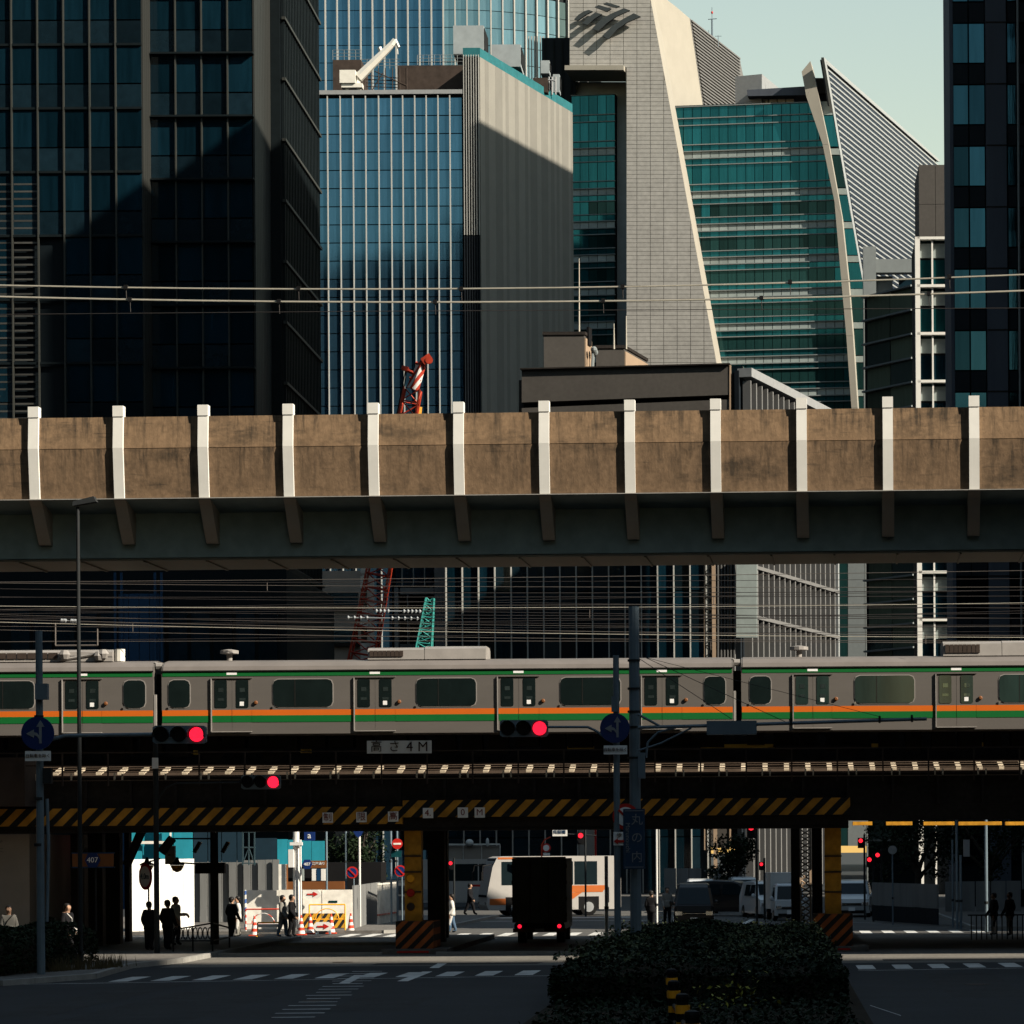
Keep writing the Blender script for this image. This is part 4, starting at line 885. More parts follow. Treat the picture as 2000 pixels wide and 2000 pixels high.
    # yellow boards along the track
    for x0, x1, y0, y1 in ((336, 402, 1466, 1474), (577, 608, 1463, 1471), (706, 716, 1462, 1470), (398, 404, 1460, 1470), (1088, 1195, 1458, 1464), (1352, 1533, 1454, 1462), (1702, 1741, 1452, 1460), (1910, 1930, 1450, 1458), (540, 552, 1456, 1480)):
        a, b_ = W(x0, y0, 101.5), W(x1, y1, 101.5); bx('track_board', 'yellow_board', a.x, b_.x, 101.5, 101.55, b_.z, a.z)
    bx('dark_backing', 'steel_dark', X0, X1, 103.2, 103.5, 6.0, 7.5)  # dark wall added behind the train to fill the shaded underfloor gap
    for yy in (99.6, 101.0, 105, 106.4): bx('rail', 'rail_steel', X0, X1, yy, yy+.07, 6.04, 6.2)
    # lettered plates of the height limit
    s = thing('height_sign', 'long white height limit plate on the bridge railing', 'sign', W(780, 1475, 95.2)); p, q = W(717, 1447, 95.25), W(843, 1471, 95.25)
    b = MB(); b.box(p.x, q.x, 95.2, 95.28, q.z, p.z); b.build('plate', M['sign_white'], s)
    for ch, x in (('高', 735), ('さ', 770), ('4', 800), ('M', 826)): text(s, ch, .40 if ch in '高さ' else .46, W(x, 1459, 95.19), M['text_dark'])
    for ch, x, y, nm in (('制', 640, 1597, 'first'), ('限', 706, 1596, 'second'), ('高', 768, 1595, 'third'), ('4.', 836, 1588, 'fourth'), ('0', 904, 1587, 'fifth'), ('M', 937, 1587, 'last')):
        s = thing('letter_plate', 'white letter plate on the hazard beam, %s from the left' % nm, 'sign', W(x, y+10, 96.68), 'letter plates on the hazard beam'); p = W(x, y, 96.68)
        b = MB(); b.box(p.x-.17, p.x+.17, 96.66, 96.71, p.z-.17, p.z+.17); b.build('plate', M['sign_white'], s); text(s, ch, .30, (p.x, 96.65, p.z), M['text_red'])
rail_bridge()
# ================================================================== TRAIN
def train():
    D = 99.0; t = thing('commuter_train', 'silver commuter train with orange and green bands crossing the bridge', 'train', (-14, 100.5, 6.2))
    def zz(y): return CH+(1667.15-y)*D/F
    def xx(x): return WX(x, 1380, D)
    def panel(p, nm, mt, x0, x1, y0, y1, out, th=.04, r=0, ch=None):
        a, b_, z1, z0 = xx(x0), xx(x1), zz(y0), zz(y1); b = MB(); r = min(r, (b_-a)/2.2)
        if r: poly = [(a+r, z0), (b_-r, z0), (b_-r*.3, z0+r*.3), (b_, z0+r), (b_, z1-r), (b_-r*.3, z1-r*.3), (b_-r, z1), (a+r, z1), (a+r*.3, z1-r*.3), (a, z1-r), (a, z0+r), (a+r*.3, z0+r*.3)]
        else: poly = [(a, z0), (b_, z0), (b_, z1), (a, z1)]
        b.prism(poly, lambda q, z, s: (q, s, z), D-out-th, D-out); return b.build(nm, M[mt], p)
    def car(x0, x1, doors, wins, ends, acs, lab, gl='train_glass'):
        a, b_ = xx(x0), xx(x1); R = [(0, zz(1434)), (.05, zz(1437)), (2.9, zz(1437)), (2.95, zz(1434)), (2.95, zz(1312)), (2.88, zz(1302)), (2.6, zz(1293)), (2.0, zz(1288)), (.95, zz(1288)), (.35, zz(1293)), (.07, zz(1302)), (0, zz(1312))]
        b = MB(); b.prism(R, lambda q, z, s: (s, D+q, z), a, b_, 0); body = b.build('train_car', [M['train_steel']], t); body['label'] = lab
        b = MB(); rf = [(-.01, zz(1309.5)), (.055, zz(1301.5)), (.34, zz(1292.5)), (.95, zz(1287)), (2.0, zz(1287)), (2.6, zz(1292.5)), (2.6, zz(1300)), (.3, zz(1300)), (.1, zz(1309))]
        b.prism(rf, lambda q, z, s: (s, D+q, z), a+.05, b_-.05); b.build('roof', M['train_roof'], body)
        panel(body, 'gutter', 'train_under', x0, x1, 1309.5, 1311.5, 0, .05)
        panel(body, 'upper_band', 'green_band', x0+2, x1-2, 1312.5, 1321, 0, .012)
        cuts = sorted([(d0, d1) for d0, d1 in doors]); xs = x0+1
        for d0, d1 in cuts+[(x1-1, x1)]:
            panel(body, 'orange_stripe', 'orange_band', xs, d0, 1387, 1398, 0, .012); panel(body, 'green_stripe', 'green_band', xs, d0, 1398, 1411, 0, .012); xs = d1
        for d0, d1 in doors:
            m = (d0+d1)/2
            panel(body, 'door_frame', 'train_gear', d0-1.8, d0, 1325, 1430, 0, .06); panel(body, 'door_frame', 'train_steel', d0, d1+1, 1323.2, 1325.5, 0, .05); panel(body, 'door_sill', 'train_gear', d0, d1, 1428.6, 1430.4, 0, .07)
            for l0, l1 in ((d0+.5, m-.5), (m+.5, d1-.5)):
                panel(body, 'door_leaf', 'train_steel', l0, l1, 1326, 1428, -.03, .035)
                panel(body, 'door_stripe', 'orange_band', l0, l1, 1387, 1398, .006, .006); panel(body, 'door_stripe', 'green_band', l0, l1, 1398, 1411, .006, .006)
                c = (l0+l1)/2-(2 if l0 < m else -1)
                panel(body, 'door_window', gl, c-12, c+12, 1328.5, 1383, .008, .01, .05)
                panel(body, 'sticker', 'glass_grey', c-5, c+5, 1344, 1352, .019, .004); panel(body, 'sticker', 'glass_grey', c-6, c+6, 1364, 1369, .019, .004)
                if l0 > m: panel(body, 'sticker', 'sign_white', c-5, c+3, 1371, 1379, .019, .004)
            b = MB(); p = (xx(d1+8), D-.02, zz(1373)); b.lathe(p, [(.07, 0), (.07, .03), (.04, .05)], 10, 'Y'); b.build('side_lamp', M['sign_orange'], body)
            panel(body, 'number_plate', 'sign_white', m-10, m+10, 1313.5, 1318.5, .012, .006)
        for w0, w1 in wins:
            panel(body, 'window_frame', 'train_gear', w0-1.6, w1+1.6, 1326.5, 1383.2, 0, .014, .19); panel(body, 'window', gl, w0, w1, 1328, 1381.7, .014, .012, .17)
            panel(body, 'window_bar', 'train_under', w0+.36*(w1-w0), w0+.36*(w1-w0)+1.3, 1329, 1380.7, .026, .004)
            panel(body, 'corner_glint', 'chrome', w0-1, w0+2, 1379, 1383, .03, .02)  # chrome chip standing in for the sun glint at the window corner
        for w0, w1 in ends:
            panel(body, 'window_frame', 'train_gear', w0-1.6, w1+1.6, 1326.5, 1383.2, 0, .014, .19); panel(body, 'window', 'train_glass', w0, w1, 1328, 1381.7, .014, .012, .17); panel(body, 'corner_glint', 'chrome', w0-1, w0+2, 1379, 1383, .03, .02)
        for c0, c1, y0, kind in acs:
            b = MB(); b.prism([(.6, zz(1288)), (2.3, zz(1288)), (2.25, zz(y0+5)), (2.0, zz(y0)), (.9, zz(y0)), (.65, zz(y0+5))], lambda q, z, s: (s, D+q, z), xx(c0), xx(c1)); b.build('air_conditioner', M['train_gear'], body)
            if kind:
                for k in range(8):
                    g0 = c0+4+k*(c1-c0)*.075; b = MB(); b.box(xx(g0), xx(g0+(c1-c0)*.066), D+.57, D+.63, zz(1282), zz(y0+7)); b.build('grille', M['steel_brown'], body)
        # underfloor gear
        rng = np.arange(x0+10, x1-20, 52)
        for x in rng:
            wd = random.uniform(28, 48); h = random.uniform(1458, 1478); b = MB(); b.box(xx(x), xx(x+wd), D+.6, D+1.4, zz(h), zz(1437)); b.build('underfloor_box', M['train_under'], body)
        for x in (x0+150, x1-150):
            b = MB()
            for s in (-60, 60):
                b.lathe((xx(x+s), D+.7, zz(1488)+.43), [(.43, -.07), (.43, .07)], 16, 'Y')
            b.box(xx(x-85), xx(x+85), D+.45, D+.6, zz(1470), zz(1462)); b.build('bogie', M['train_under'], body)
        return body
    car(-836, 300, [(123, 199), (-157, -81)], [(-30, 67)], [(242, 284)], [(-60, 212, 1264, 1)], 'left car, cut by the picture edge')
    car(316, 1432, [(414, 492), (693, 772), (973, 1053), (1254, 1332)], [(534, 650), (814, 930), (1095, 1212)], [(330, 371), (1376, 1417)], [(714, 825, 1264, 1), (826, 946, 1262, 0)], 'middle car, seen whole')
    car(1448, 2564, [(1550, 1625), (1829, 1907), (2110, 2190)], [(1670, 1786), (1952, 2060)], [(1465, 1506)], [(1845, 1960, 1259, 1), (1961, 2090, 1258, 0)], 'right car, cut by the picture edge', 'train_glass_pale')
    for x in (308, 1440):
        b = MB(); b.box(xx(x-8), xx(x+8), D+.5, D+2.4, zz(1425), zz(1315)); b.build('gangway', M['black'], t)
        b = MB(); b.box(xx(x-7), xx(x-2.5), D-.01, D+.3, zz(1436), zz(1356)); b.build('end_panel', M['train_gear'], t)
        b = MB()
        for k in range(4): b.tube((xx(x-9), D+.3+k*.3, zz(1292)), (xx(x+9), D+.3+k*.3, zz(1303)), .03, n=5)
        b.lathe((xx(x), D+.3, zz(1300)), [(.12, -.1), (.12, .1)], 8, 'X'); b.build('coupling_cable', M['train_gear'], t)
    # folded pantograph gear on the left car
    b = MB(); b.lathe((xx(222), D+1, zz(1287)), [(.18, 0), (.18, .42)], 10); b.build('lightning_arrester', M['crane_white'], t)
    b = MB()
    for x, y in ((120, 1275), (196, 1274), (188, 1278)): b.lathe((xx(x), D+.5, zz(y)), [(.12, -.15), (.2, 0), (.12, .15)], 8)
    b.path([Vector((xx(110), D+.6, zz(1285))), Vector((xx(160), D+.6, zz(1277))), Vector((xx(205), D+.6, zz(1268)))], .05); b.build('pantograph', M['train_gear'], t)
    b = MB()
    for x0, y0, x1, y1 in ((95, 1212, 95, 1255), (95, 1255, 178, 1255), (178, 1255, 178, 1222)): b.tube((xx(x0), D+1, zz(y0)), (xx(x1), D+1, zz(y1)), .03, n=4)
    b.build('pantograph_frame', M['wire'], t)
    for x, y in ((436, 1278), (1562, 1263)):
        b = MB(); p = (xx(x), D+1.2, zz(1288)); b.lathe(p, [(.1, 0), (.1, .25), (.32, .27), (.32, .38), (.1, .42)], 12); b.build('roof_aerial', M['train_gear'], t)
train()
# ---- overhead wires above the tracks (each wire a thing)
def track_wires():
    rnd = random.Random(3); ys = [1128, 1136, 1146, 1158, 1166, 1172, 1177, 1182, 1187, 1191, 1196, 1202, 1208, 1213, 1217, 1221, 1226, 1231, 1236, 1240, 1246, 1252]
    names = ['first', 'second', 'third', 'fourth', 'fifth', 'sixth', 'seventh', 'eighth', 'ninth', 'tenth', 'eleventh', 'twelfth', 'thirteenth', 'fourteenth', 'fifteenth', 'sixteenth', 'seventeenth', 'eighteenth', 'nineteenth', 'twentieth', 'twenty-first', 'twenty-second']
    for i, y in enumerate(ys):
        sl = rnd.uniform(-22, 16) if i > 4 else rnd.uniform(-16, 4); bend = rnd.uniform(-10, 4); d = 98+rnd.random()*12
        pts = [(x, y+sl*((x-1000)/1000.)+bend*((x-1000)/1000.)**2) for x in np.linspace(-150, 2150, 13)]
        o = thing('track_wire', '%s overhead wire from the top of those above the train' % names[i], 'wire', W(*pts[0], d), 'overhead wires above the train')
        b = MB(); b.path([W(a, c, d) for a, c in pts], rnd.uniform(.007, .013), 5); b.build('wire', M[rnd.choice(['wire', 'wire', 'wire_lit', 'wire_dark', 'wire_dark', 'wire'])], o)
        if i % 4 == 1:
            x = rnd.uniform(100, 1900); yy = float(np.interp(x, [p[0] for p in pts], [p[1] for p in pts])); b = MB(); p = W(x, yy, d); b.tube(p, p+Vector((0, 0, -.3)), .012, n=4); b.build('dropper', M['wire'], o)
    for k, (x0, y0, x1, y1, d) in enumerate(((735, 1193, 820, 1194, 100), (680, 1206, 815, 1208, 101), (120, 1212, 150, 1213, 100))):
        o = thing('insulator_string', ['upper pale insulator string above the roof unit', 'lower pale insulator string above the roof unit', 'short insulator string above the left car'][k], 'insulator', W(x0, y0, d), 'insulators on the overhead wires')
        b = MB(); p, q = W(x0, y0, d), W(x1, y1, d)
        n = 12
        b.tube(p, q, .02, n=5)
        for j in range(n):
            if j in (4, 5, 6): continue
            c = p.lerp(q, j/(n-1)); b.lathe(c, [(.03, -.05), (.075, 0), (.03, .05)], 8, 'X')
        b.build('discs', M['sign_dim'], o)
track_wires()
# ================================================================== GROUND AND ROAD
def ground():
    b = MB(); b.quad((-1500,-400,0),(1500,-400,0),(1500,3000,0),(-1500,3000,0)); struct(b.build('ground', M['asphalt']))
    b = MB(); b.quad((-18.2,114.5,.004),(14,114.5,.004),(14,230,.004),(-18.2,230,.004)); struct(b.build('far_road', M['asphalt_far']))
    b = MB(); b.quad((-18.2,86.6,.003),(30,86.6,.003),(30,114.4,.003),(-18.2,114.4,.003)); struct(b.build('sunlit_road', M['asphalt_sunlit']))  # paler sheet, sunlit look of the road put into its colour
    def raised(nm, poly, z, mt='paving', k=True):
        b = MB(); b.prism(poly, lambda x, y, s: (x, y, s), 0, z); o = struct(b.build(nm, M[mt]))
        if k:
            n = len(poly)
            for i in range(n):
                p, q = Vector((*poly[i], 0)), Vector((*poly[(i+1) % n], 0)); L = (q-p).length
                if L > 90 or p.x < -40: continue
                m = max(1, int(L/1.2)); yaw = math.atan2(q.y-p.y, q.x-p.x)
                for j in range(m):
                    c = p.lerp(q, (j+.5)/m); c.z = z/2+.006; ibox('kerb_stone', M['kerb'], o, c, (L/m-.02, .18, z+.012), yaw)
        return o
    g0, g1 = G(0, 1926), G(182, 1912)
    raised('pavement', [(-60, 72), (g0.x-6, 73.5), (g0.x, g0.y), (g1.x, g1.y), (-19.0, 86.2), (-18.3, 90), (-18.3, 113), (-60, 113)], .14)
    raised('far_pavement', [(-60, 121.5), (-16.2, 121.5), (-14.4, 124), (-14.0, 150), (-60, 150)], .13)
    raised('median', [(-4.6, 30), (1.9, 30), (2.0, 88.5), (1.2, 91), (-3.8, 91), (-4.7, 88.5)], .15, 'soil', False)
    raised('far_pavement', [(8.6, 121.5), (40, 121.5), (40, 160), (8.6, 160)], .13)
    road = MB(); 
    def mark(pts, z=.006, mt='lane_white'):
        b = MB(); b.add([(p[0], p[1], z) for p in pts], [tuple(range(len(pts)))]); return struct(b.build('road_marking', M[mt]))
    x = -17.6
    while x < 12:                                           # near crossing
        d0 = 77.2+(x+17.4)*.235
        if not -5.6 < x < 2.3: mark([(x, d0), (x+.5, d0+.12), (x+.5, d0+3.1), (x, d0+3.0)])
        x += 1.06
    for x0, x1 in ((-20.3, -5.5), (2.5, 13)): mark([(x0, 76.9+(x0+17.4)*.235-.55), (x1, 76.9+(x1+17.4)*.235-.55), (x1, 76.9+(x1+17.4)*.235-.42), (x0, 76.9+(x0+17.4)*.235-.42)], .007)
    x = -17.4
    while x < 9:                                            # far crossing, in the sun
        mark([(x, 116.6), (x+.45, 116.6), (x+.45, 120.8), (x, 120.8)], .009); x += .92
    mark([(-16, 147.6), (-6.5, 147.6), (-6.5, 149.2), (-16, 149.2)], .009); mark([(-16, 141), (-5, 141), (-5, 141.5), (-16, 141.5)], .009)
    for p, q in (((672, 1921), (702, 1905)), ((848, 1891), (864, 1882)), ((786, 1917), (835, 1898))):
        a, e = G(*p), G(*q); mark([(a.x-.14, a.y), (a.x+.14, a.y), (e.x+.14, e.y), (e.x-.14, e.y)], .0085)
    a, e = G(571, 1988), G(716, 1898)
    for k in range(16):                                     # hatched speed marks beside the lane line
        p = a.lerp(e, k/15); sx = .95+random.uniform(-.2, .15); mark([(p.x-sx/2, p.y), (p.x+sx/2, p.y+.05), (p.x+sx/2, p.y+.25), (p.x-sx/2, p.y+.2)], .0075)
    a, e = G(1430, 1812), G(1465, 1796); mark([(a.x, a.y), (a.x+.25, a.y), (e.x+.25, e.y), (e.x, e.y)], .0085); mark([(e.x, e.y), (e.x+6, e.y-9), (e.x+6.15, e.y-9), (e.x+.2, e.y)], .0088)
    for k, (p, q) in enumerate((((1700, 1965), (1760, 1985)), ((1250, 1790), (1330, 1788)))): 
        a, e = G(*p), G(*q); mark([(a.x, a.y), (e.x, e.y), (e.x, e.y+.3), (a.x, a.y+.3)], .0086)
    b = MB(); a, e = G(250, 1869), G(420, 1867)
    b = MB(); b.box(-18.7, -12.8, 95.8, 96.0, .002, .1); struct(b.build('kerb', M['kerb'])); b = MB(); b.box(-18.0, -12.8, 106.4, 106.6, .002, .1); struct(b.build('kerb', M['kerb'])); b = MB(); b.box(-11, -5.6, 95.8, 96.0, .002, .1); struct(b.build('kerb', M['kerb']))
    for x0, x1, y0, y1 in ((-14.5, -11.8, 58, 71), (-9.6, -7.9, 62, 68), (4.2, 6.0, 66, 79), (-12, -7, 87.4, 88.9), (3.5, 9, 88.2, 89.6), (-16.5, -15.2, 60, 76)):
        b = MB(); b.quad((x0, y0, .0045), (x1, y0+.1, .0045), (x1+.1, y1, .0045), (x0, y1, .0045)); struct(b.build('road_patch', M['asphalt_patch']))
    for i, (x, y) in enumerate(((-10.4, 66.5), (5.2, 72.5), (-13.2, 89.8))):
        o = thing('manhole_cover', ['iron manhole cover in the lane left of the hedge', 'iron manhole cover in the lane right of the hedge', 'iron manhole cover in the sunlit strip of road'][i], 'manhole', (x, y, .004), 'manhole covers'); b = MB(); b.lathe((x, y, .003), [(.32, 0), (.32, .006), (.30, .008)], 20); b.build('lid', M['steel_brown'], o)
ground()

# ================================================================== FOLIAGE
def leaves(n, sampler, size, name, mt, parent, droop=.5):
    P = np.array([sampler() for _ in range(n)]); nrm = np.random.normal(size=(n, 3)); nrm[:, 2] = np.abs(nrm[:, 2])+droop; nrm /= np.linalg.norm(nrm, axis=1)[:, None]
    t = np.cross(nrm, np.random.normal(size=(n, 3))); t /= np.linalg.norm(t, axis=1)[:, None]; s = np.cross(nrm, t); z = size*np.random.uniform(.6, 1.35, (n, 1))
    V = np.stack([P-t*z, P+s*z*.55+nrm*z*.15, P+t*z, P-s*z*.55+nrm*z*.15], 1).reshape(-1, 3)-np.array(wloc(parent))
    me = bpy.data.meshes.new(name); me.vertices.add(4*n); me.vertices.foreach_set('co', V.ravel()); me.loops.add(4*n); me.loops.foreach_set('vertex_index', np.arange(4*n)); me.polygons.add(n)
    me.polygons.foreach_set('loop_start', np.arange(0, 4*n, 4)); me.polygons.foreach_set('loop_total', np.full(n, 4)); me.update(calc_edges=True); me.materials.append(mt)
    o = bpy.data.objects.new(name, me); C.objects.link(o); o.parent = parent; o['kind'] = 'stuff'; return o
def hedge(label, x0, x1, y0, y1, h, n, size, name='hedge', core=.75, stems=6):
    t = thing(name, label, 'hedge', ((x0+x1)/2, (y0+y1)/2, .14)); ph = [random.uniform(0, 6) for _ in range(6)]
    def H(x, y): return h*(1+.10*math.sin(x*1.7+ph[0])+.07*math.sin(y*.9+ph[1])+.06*math.sin(x*3.9+y*2.1+ph[2]))
    def samp():
        r = random.random(); x = random.uniform(x0, x1); y = random.uniform(y0, y1); e = min(1, (min(x-x0, x1-x)/.7)**.5 if min(x-x0, x1-x) > 0 else 0, (min(y-y0, y1-y)/.7)**.5)
        top = H(x, y)*max(.15, .55+.45*e)
        if r < .62: z = top-abs(random.gauss(0, .07))
        else:
            s = random.random()
            if s < .42: x = x0+abs(random.gauss(0, .12))+.18*math.sin(y*1.3+ph[3])
            elif s < .84: x = x1-abs(random.gauss(0, .12))+.18*math.sin(y*1.1+ph[4])
            else: y = y0+abs(random.gauss(0, .12))
            z = random.uniform(.05, .75)*H(x, y)
        return (x, y, .15+z)
    leaves(n, samp, size, 'foliage', M['leaf'], t)
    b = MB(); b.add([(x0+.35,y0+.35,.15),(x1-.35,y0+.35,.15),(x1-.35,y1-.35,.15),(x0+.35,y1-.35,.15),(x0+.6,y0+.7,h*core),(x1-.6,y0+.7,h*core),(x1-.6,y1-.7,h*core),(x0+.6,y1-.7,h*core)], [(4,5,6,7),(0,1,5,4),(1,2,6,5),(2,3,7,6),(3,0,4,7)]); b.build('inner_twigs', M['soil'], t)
    return t
hm = hedge('wide clipped evergreen hedge on the road median in front', -4.6, 1.5, 60.5, 89.5, .98, 48000, .062)
leaves(3500, lambda: (random.uniform(-4.6, 1.5), random.uniform(60.5, 89.5), 1.08+abs(random.gauss(0, .09))), .055, 'stray_shoots', M['leaf_mid'], hm)
def spr():
    x = random.gauss(-.75, .45); return (x, random.uniform(57, 61.0), .2+abs(random.gauss(.2, .25)))
leaves(120, spr, .06, 'young_leaves', M['leaf_yellow'], hm)
hg = thing('ground_cover', 'low ivy ground cover in front of the median hedge', 'plant', (-1.5, 50, .14))
leaves(9000, lambda: (random.uniform(-4.3, 1.6), random.uniform(38, 60.8), .15+abs(random.gauss(.1, .08))), .06, 'foliage', M['leaf'], hg)
hedge('dark roadside shrubs on the left pavement', -25, -20.2, 77.6, 87, 1.2, 15000, .062, name='shrub_bed')
tf = thing('grass_tuft', 'dry straw coloured grass along the left kerb', 'grass', (-20.5, 79, .14))
def blades():
    b = MB()
    for _ in range(900):
        u = random.random(); x = -21.8+u*3.1+random.gauss(0, .1); y = 76.9+u*6.3+abs(random.gauss(.4, .4)); h = random.uniform(.2, .5); a = random.uniform(-.25, .25); c = random.uniform(-.2, .2)
        b.add([(x-.012, y, .14), (x+.012, y, .14), (x+a*h, y+c*h, .14+h)], [(0, 1, 2)])
    b.build('blades', M['dry_grass'], tf)['kind'] = 'stuff'
blades()
def tree(label, x, y, h, r, n, size, trunk=.22, name='street_tree', lo=.35):
    t = thing(name, label, 'tree', (x, y, 0)); b = MB(); b.tube((x, y, 0), (x+.1, y, h*.45), trunk, trunk*.7); tips = []
    for i in range(9):
        a = i*2.4+random.random(); e = Vector((x+math.cos(a)*r*.7, y+math.sin(a)*r*.7, h*random.uniform(.55, .92))); b.tube((x+.1, y, h*random.uniform(.3, .45)), e, trunk*.45, trunk*.12, n=6); tips.append(e)
    b.build('trunk', M['bark'], t)
    cl = [(Vector((x+random.gauss(0, r*.45), y+random.gauss(0, r*.45), random.uniform(h*lo, h*.95))), random.uniform(.2, .45)*r) for _ in range(16)]+[(p, .35*r) for p in tips]
    def samp():
        c, q = random.choice(cl); v = Vector((random.gauss(0, 1), random.gauss(0, 1), random.gauss(0, 1))).normalized()*q*random.uniform(.5, 1.05); return tuple(c+v)
    leaves(n, samp, size, 'crown', M['leaf'], t, .3); return t
tree('dark tree behind the black vans under the bridge', WX(1430, 1700, 172), 172, 4.3, 1.6, 2600, .11)
tree('dark tree beside the route shield beyond the construction site', WX(695, 1650, 158), 158, 5.6, 1.7, 3000, .11)
tree('dark tree over the right hand hoarding', WX(1790, 1650, 150), 150, 5.6, 2.6, 3600, .11)
tree('dark tree at the far right behind street poles', WX(1930, 1650, 158), 158, 6.4, 3.0, 3600, .11)
def bare_tree():
    t = thing('bare_tree', 'leafless branches reaching in at the left picture edge', 'tree', (-22.4, 74.5, .14)); b = MB(); b.tube((-22.4, 74.5, .14), (-22.2, 74.5, 4.2), .13, .09)
    def grow(p, d, l, r, k):
        q = p+d*l; b.tube(p, q, r, r*.65, n=5)
        if k:
            for _ in range(3 if k > 2 else 2): grow(p.lerp(q, random.uniform(.55, 1)), (d+Vector((random.gauss(0, .35), random.gauss(0, .35), random.gauss(.1, .3)))).normalized(), l*.72, r*.6, k-1)
    for a in ((.5, 0, .8), (.62, .1, .5), (.2, .1, 1), (.7, -.1, .25), (-.4, .2, .8)): grow(Vector((-22.2, 74.5, random.uniform(2.4, 4.2))), Vector(a).normalized(), 1.15, .045, 4)
    b.build('branches', M['bark'], t)
bare_tree()

# ================================================================== POLES, SIGNALS, SIGNS NEAR THE CAMERA
def pb(parent, nm, mt, x0, y0, x1, y1, d, dp=.1): p, q = W(x0, y0, d), W(x1, y1, d); b = MB(); b.box(p.x, q.x, d, d+dp, q.z, p.z); return b.build(nm, M[mt], parent)
def pole(parent, nm, mt, x, y0, y1, d, r, r1=None, n=10): b = MB(); b.tube(W(x, y1, d), W(x, y0, d), r, r1, n=n); return b.build(nm, M[mt], parent)
def gpole(parent, nm, mt, x, ytop, d, r, r1=None, n=10): p = W(x, ytop, d); b = MB(); b.tube((p.x, d, 0), p, r, r1, n=n); return b.build(nm, M[mt], parent)
def disc(parent, nm, mt, c, r, th=.03, n=28): b = MB(); b.lathe(c, [(r, 0), (r, th)], n, 'Y'); return b.build(nm, M[mt], parent)
def plate(parent, nm, mt, poly, c, th=.02): b = MB(); b.prism(poly, lambda a, z, s: (c[0]+a, c[1]+s, c[2]+z), 0, -th); return b.build(nm, M[mt], parent)
def arrows(parent, c, k, mt='sign_dim'):
    """straight-on arrow with a branch to the left"""
    plate(parent, 'arrow', mt, [(.10*k, -.62*k), (.25*k, -.62*k), (.25*k, .38*k), (.42*k, .38*k), (.175*k, .78*k), (-.07*k, .38*k), (.10*k, .38*k)], c)
    plate(parent, 'arrow', mt, [(.098*k, -.35*k), (.098*k, -.16*k), (-.04*k, .02*k), (-.22*k, .06*k), (-.22*k, .22*k), (-.68*k, -.03*k), (-.22*k, -.28*k), (-.22*k, -.12*k), (-.06*k, -.16*k)], c)
def signal(label, x0, x1, y, d, R, lit=2, grp='traffic signals', arm=None):
    t = thing('traffic_signal', label, 'traffic light', W((x0+x1)/2, y, d), grp); p, q = W(x0, y, d), W(x1, y, d); h = R*1.22; wd = q.x-p.x
    b = MB(); b.prism([(p.x, -h*.8), (p.x+h*.3, -h), (q.x-h*.3, -h), (q.x, -h*.8), (q.x, h*.8), (q.x-h*.3, h), (p.x+h*.3, h), (p.x, h*.8)], lambda a, z, s: (a, s, p.z+(q.z-p.z)*(a-p.x)/wd+z), d, d+.18); b.build('housing', M['pole_grey'], t)
    for i in range(3):
        c = (p.x+wd*(.17+.33*i), d-.01, p.z+(q.z-p.z)*(.17+.33*i)); disc(t, 'lens', 'red_lamp' if i == lit else 'dark_lens', c, R, .03)
        b = MB(); n = 14                                     # visor: half shell over the lens
        for j in range(n):
            a0, a1 = math.pi*(-.1+1.2*j/n), math.pi*(-.1+1.2*(j+1)/n); v = []
            for a, yy in ((a0, 0), (a1, 0), (a1, -.22), (a0, -.22)): v.append((c[0]+math.cos(a)*R*1.08, d+yy, c[2]+math.sin(a)*R*1.08))
            b.add(v, [(0, 1, 2, 3)])
        b.build('visor', M['pole_dark'], t)
    return t
def lbuild(b, name, mats, parent, smooth=False):
    o = b.build(name, mats, None, smooth, loc=(0, 0, 0)); o.parent = parent; return o
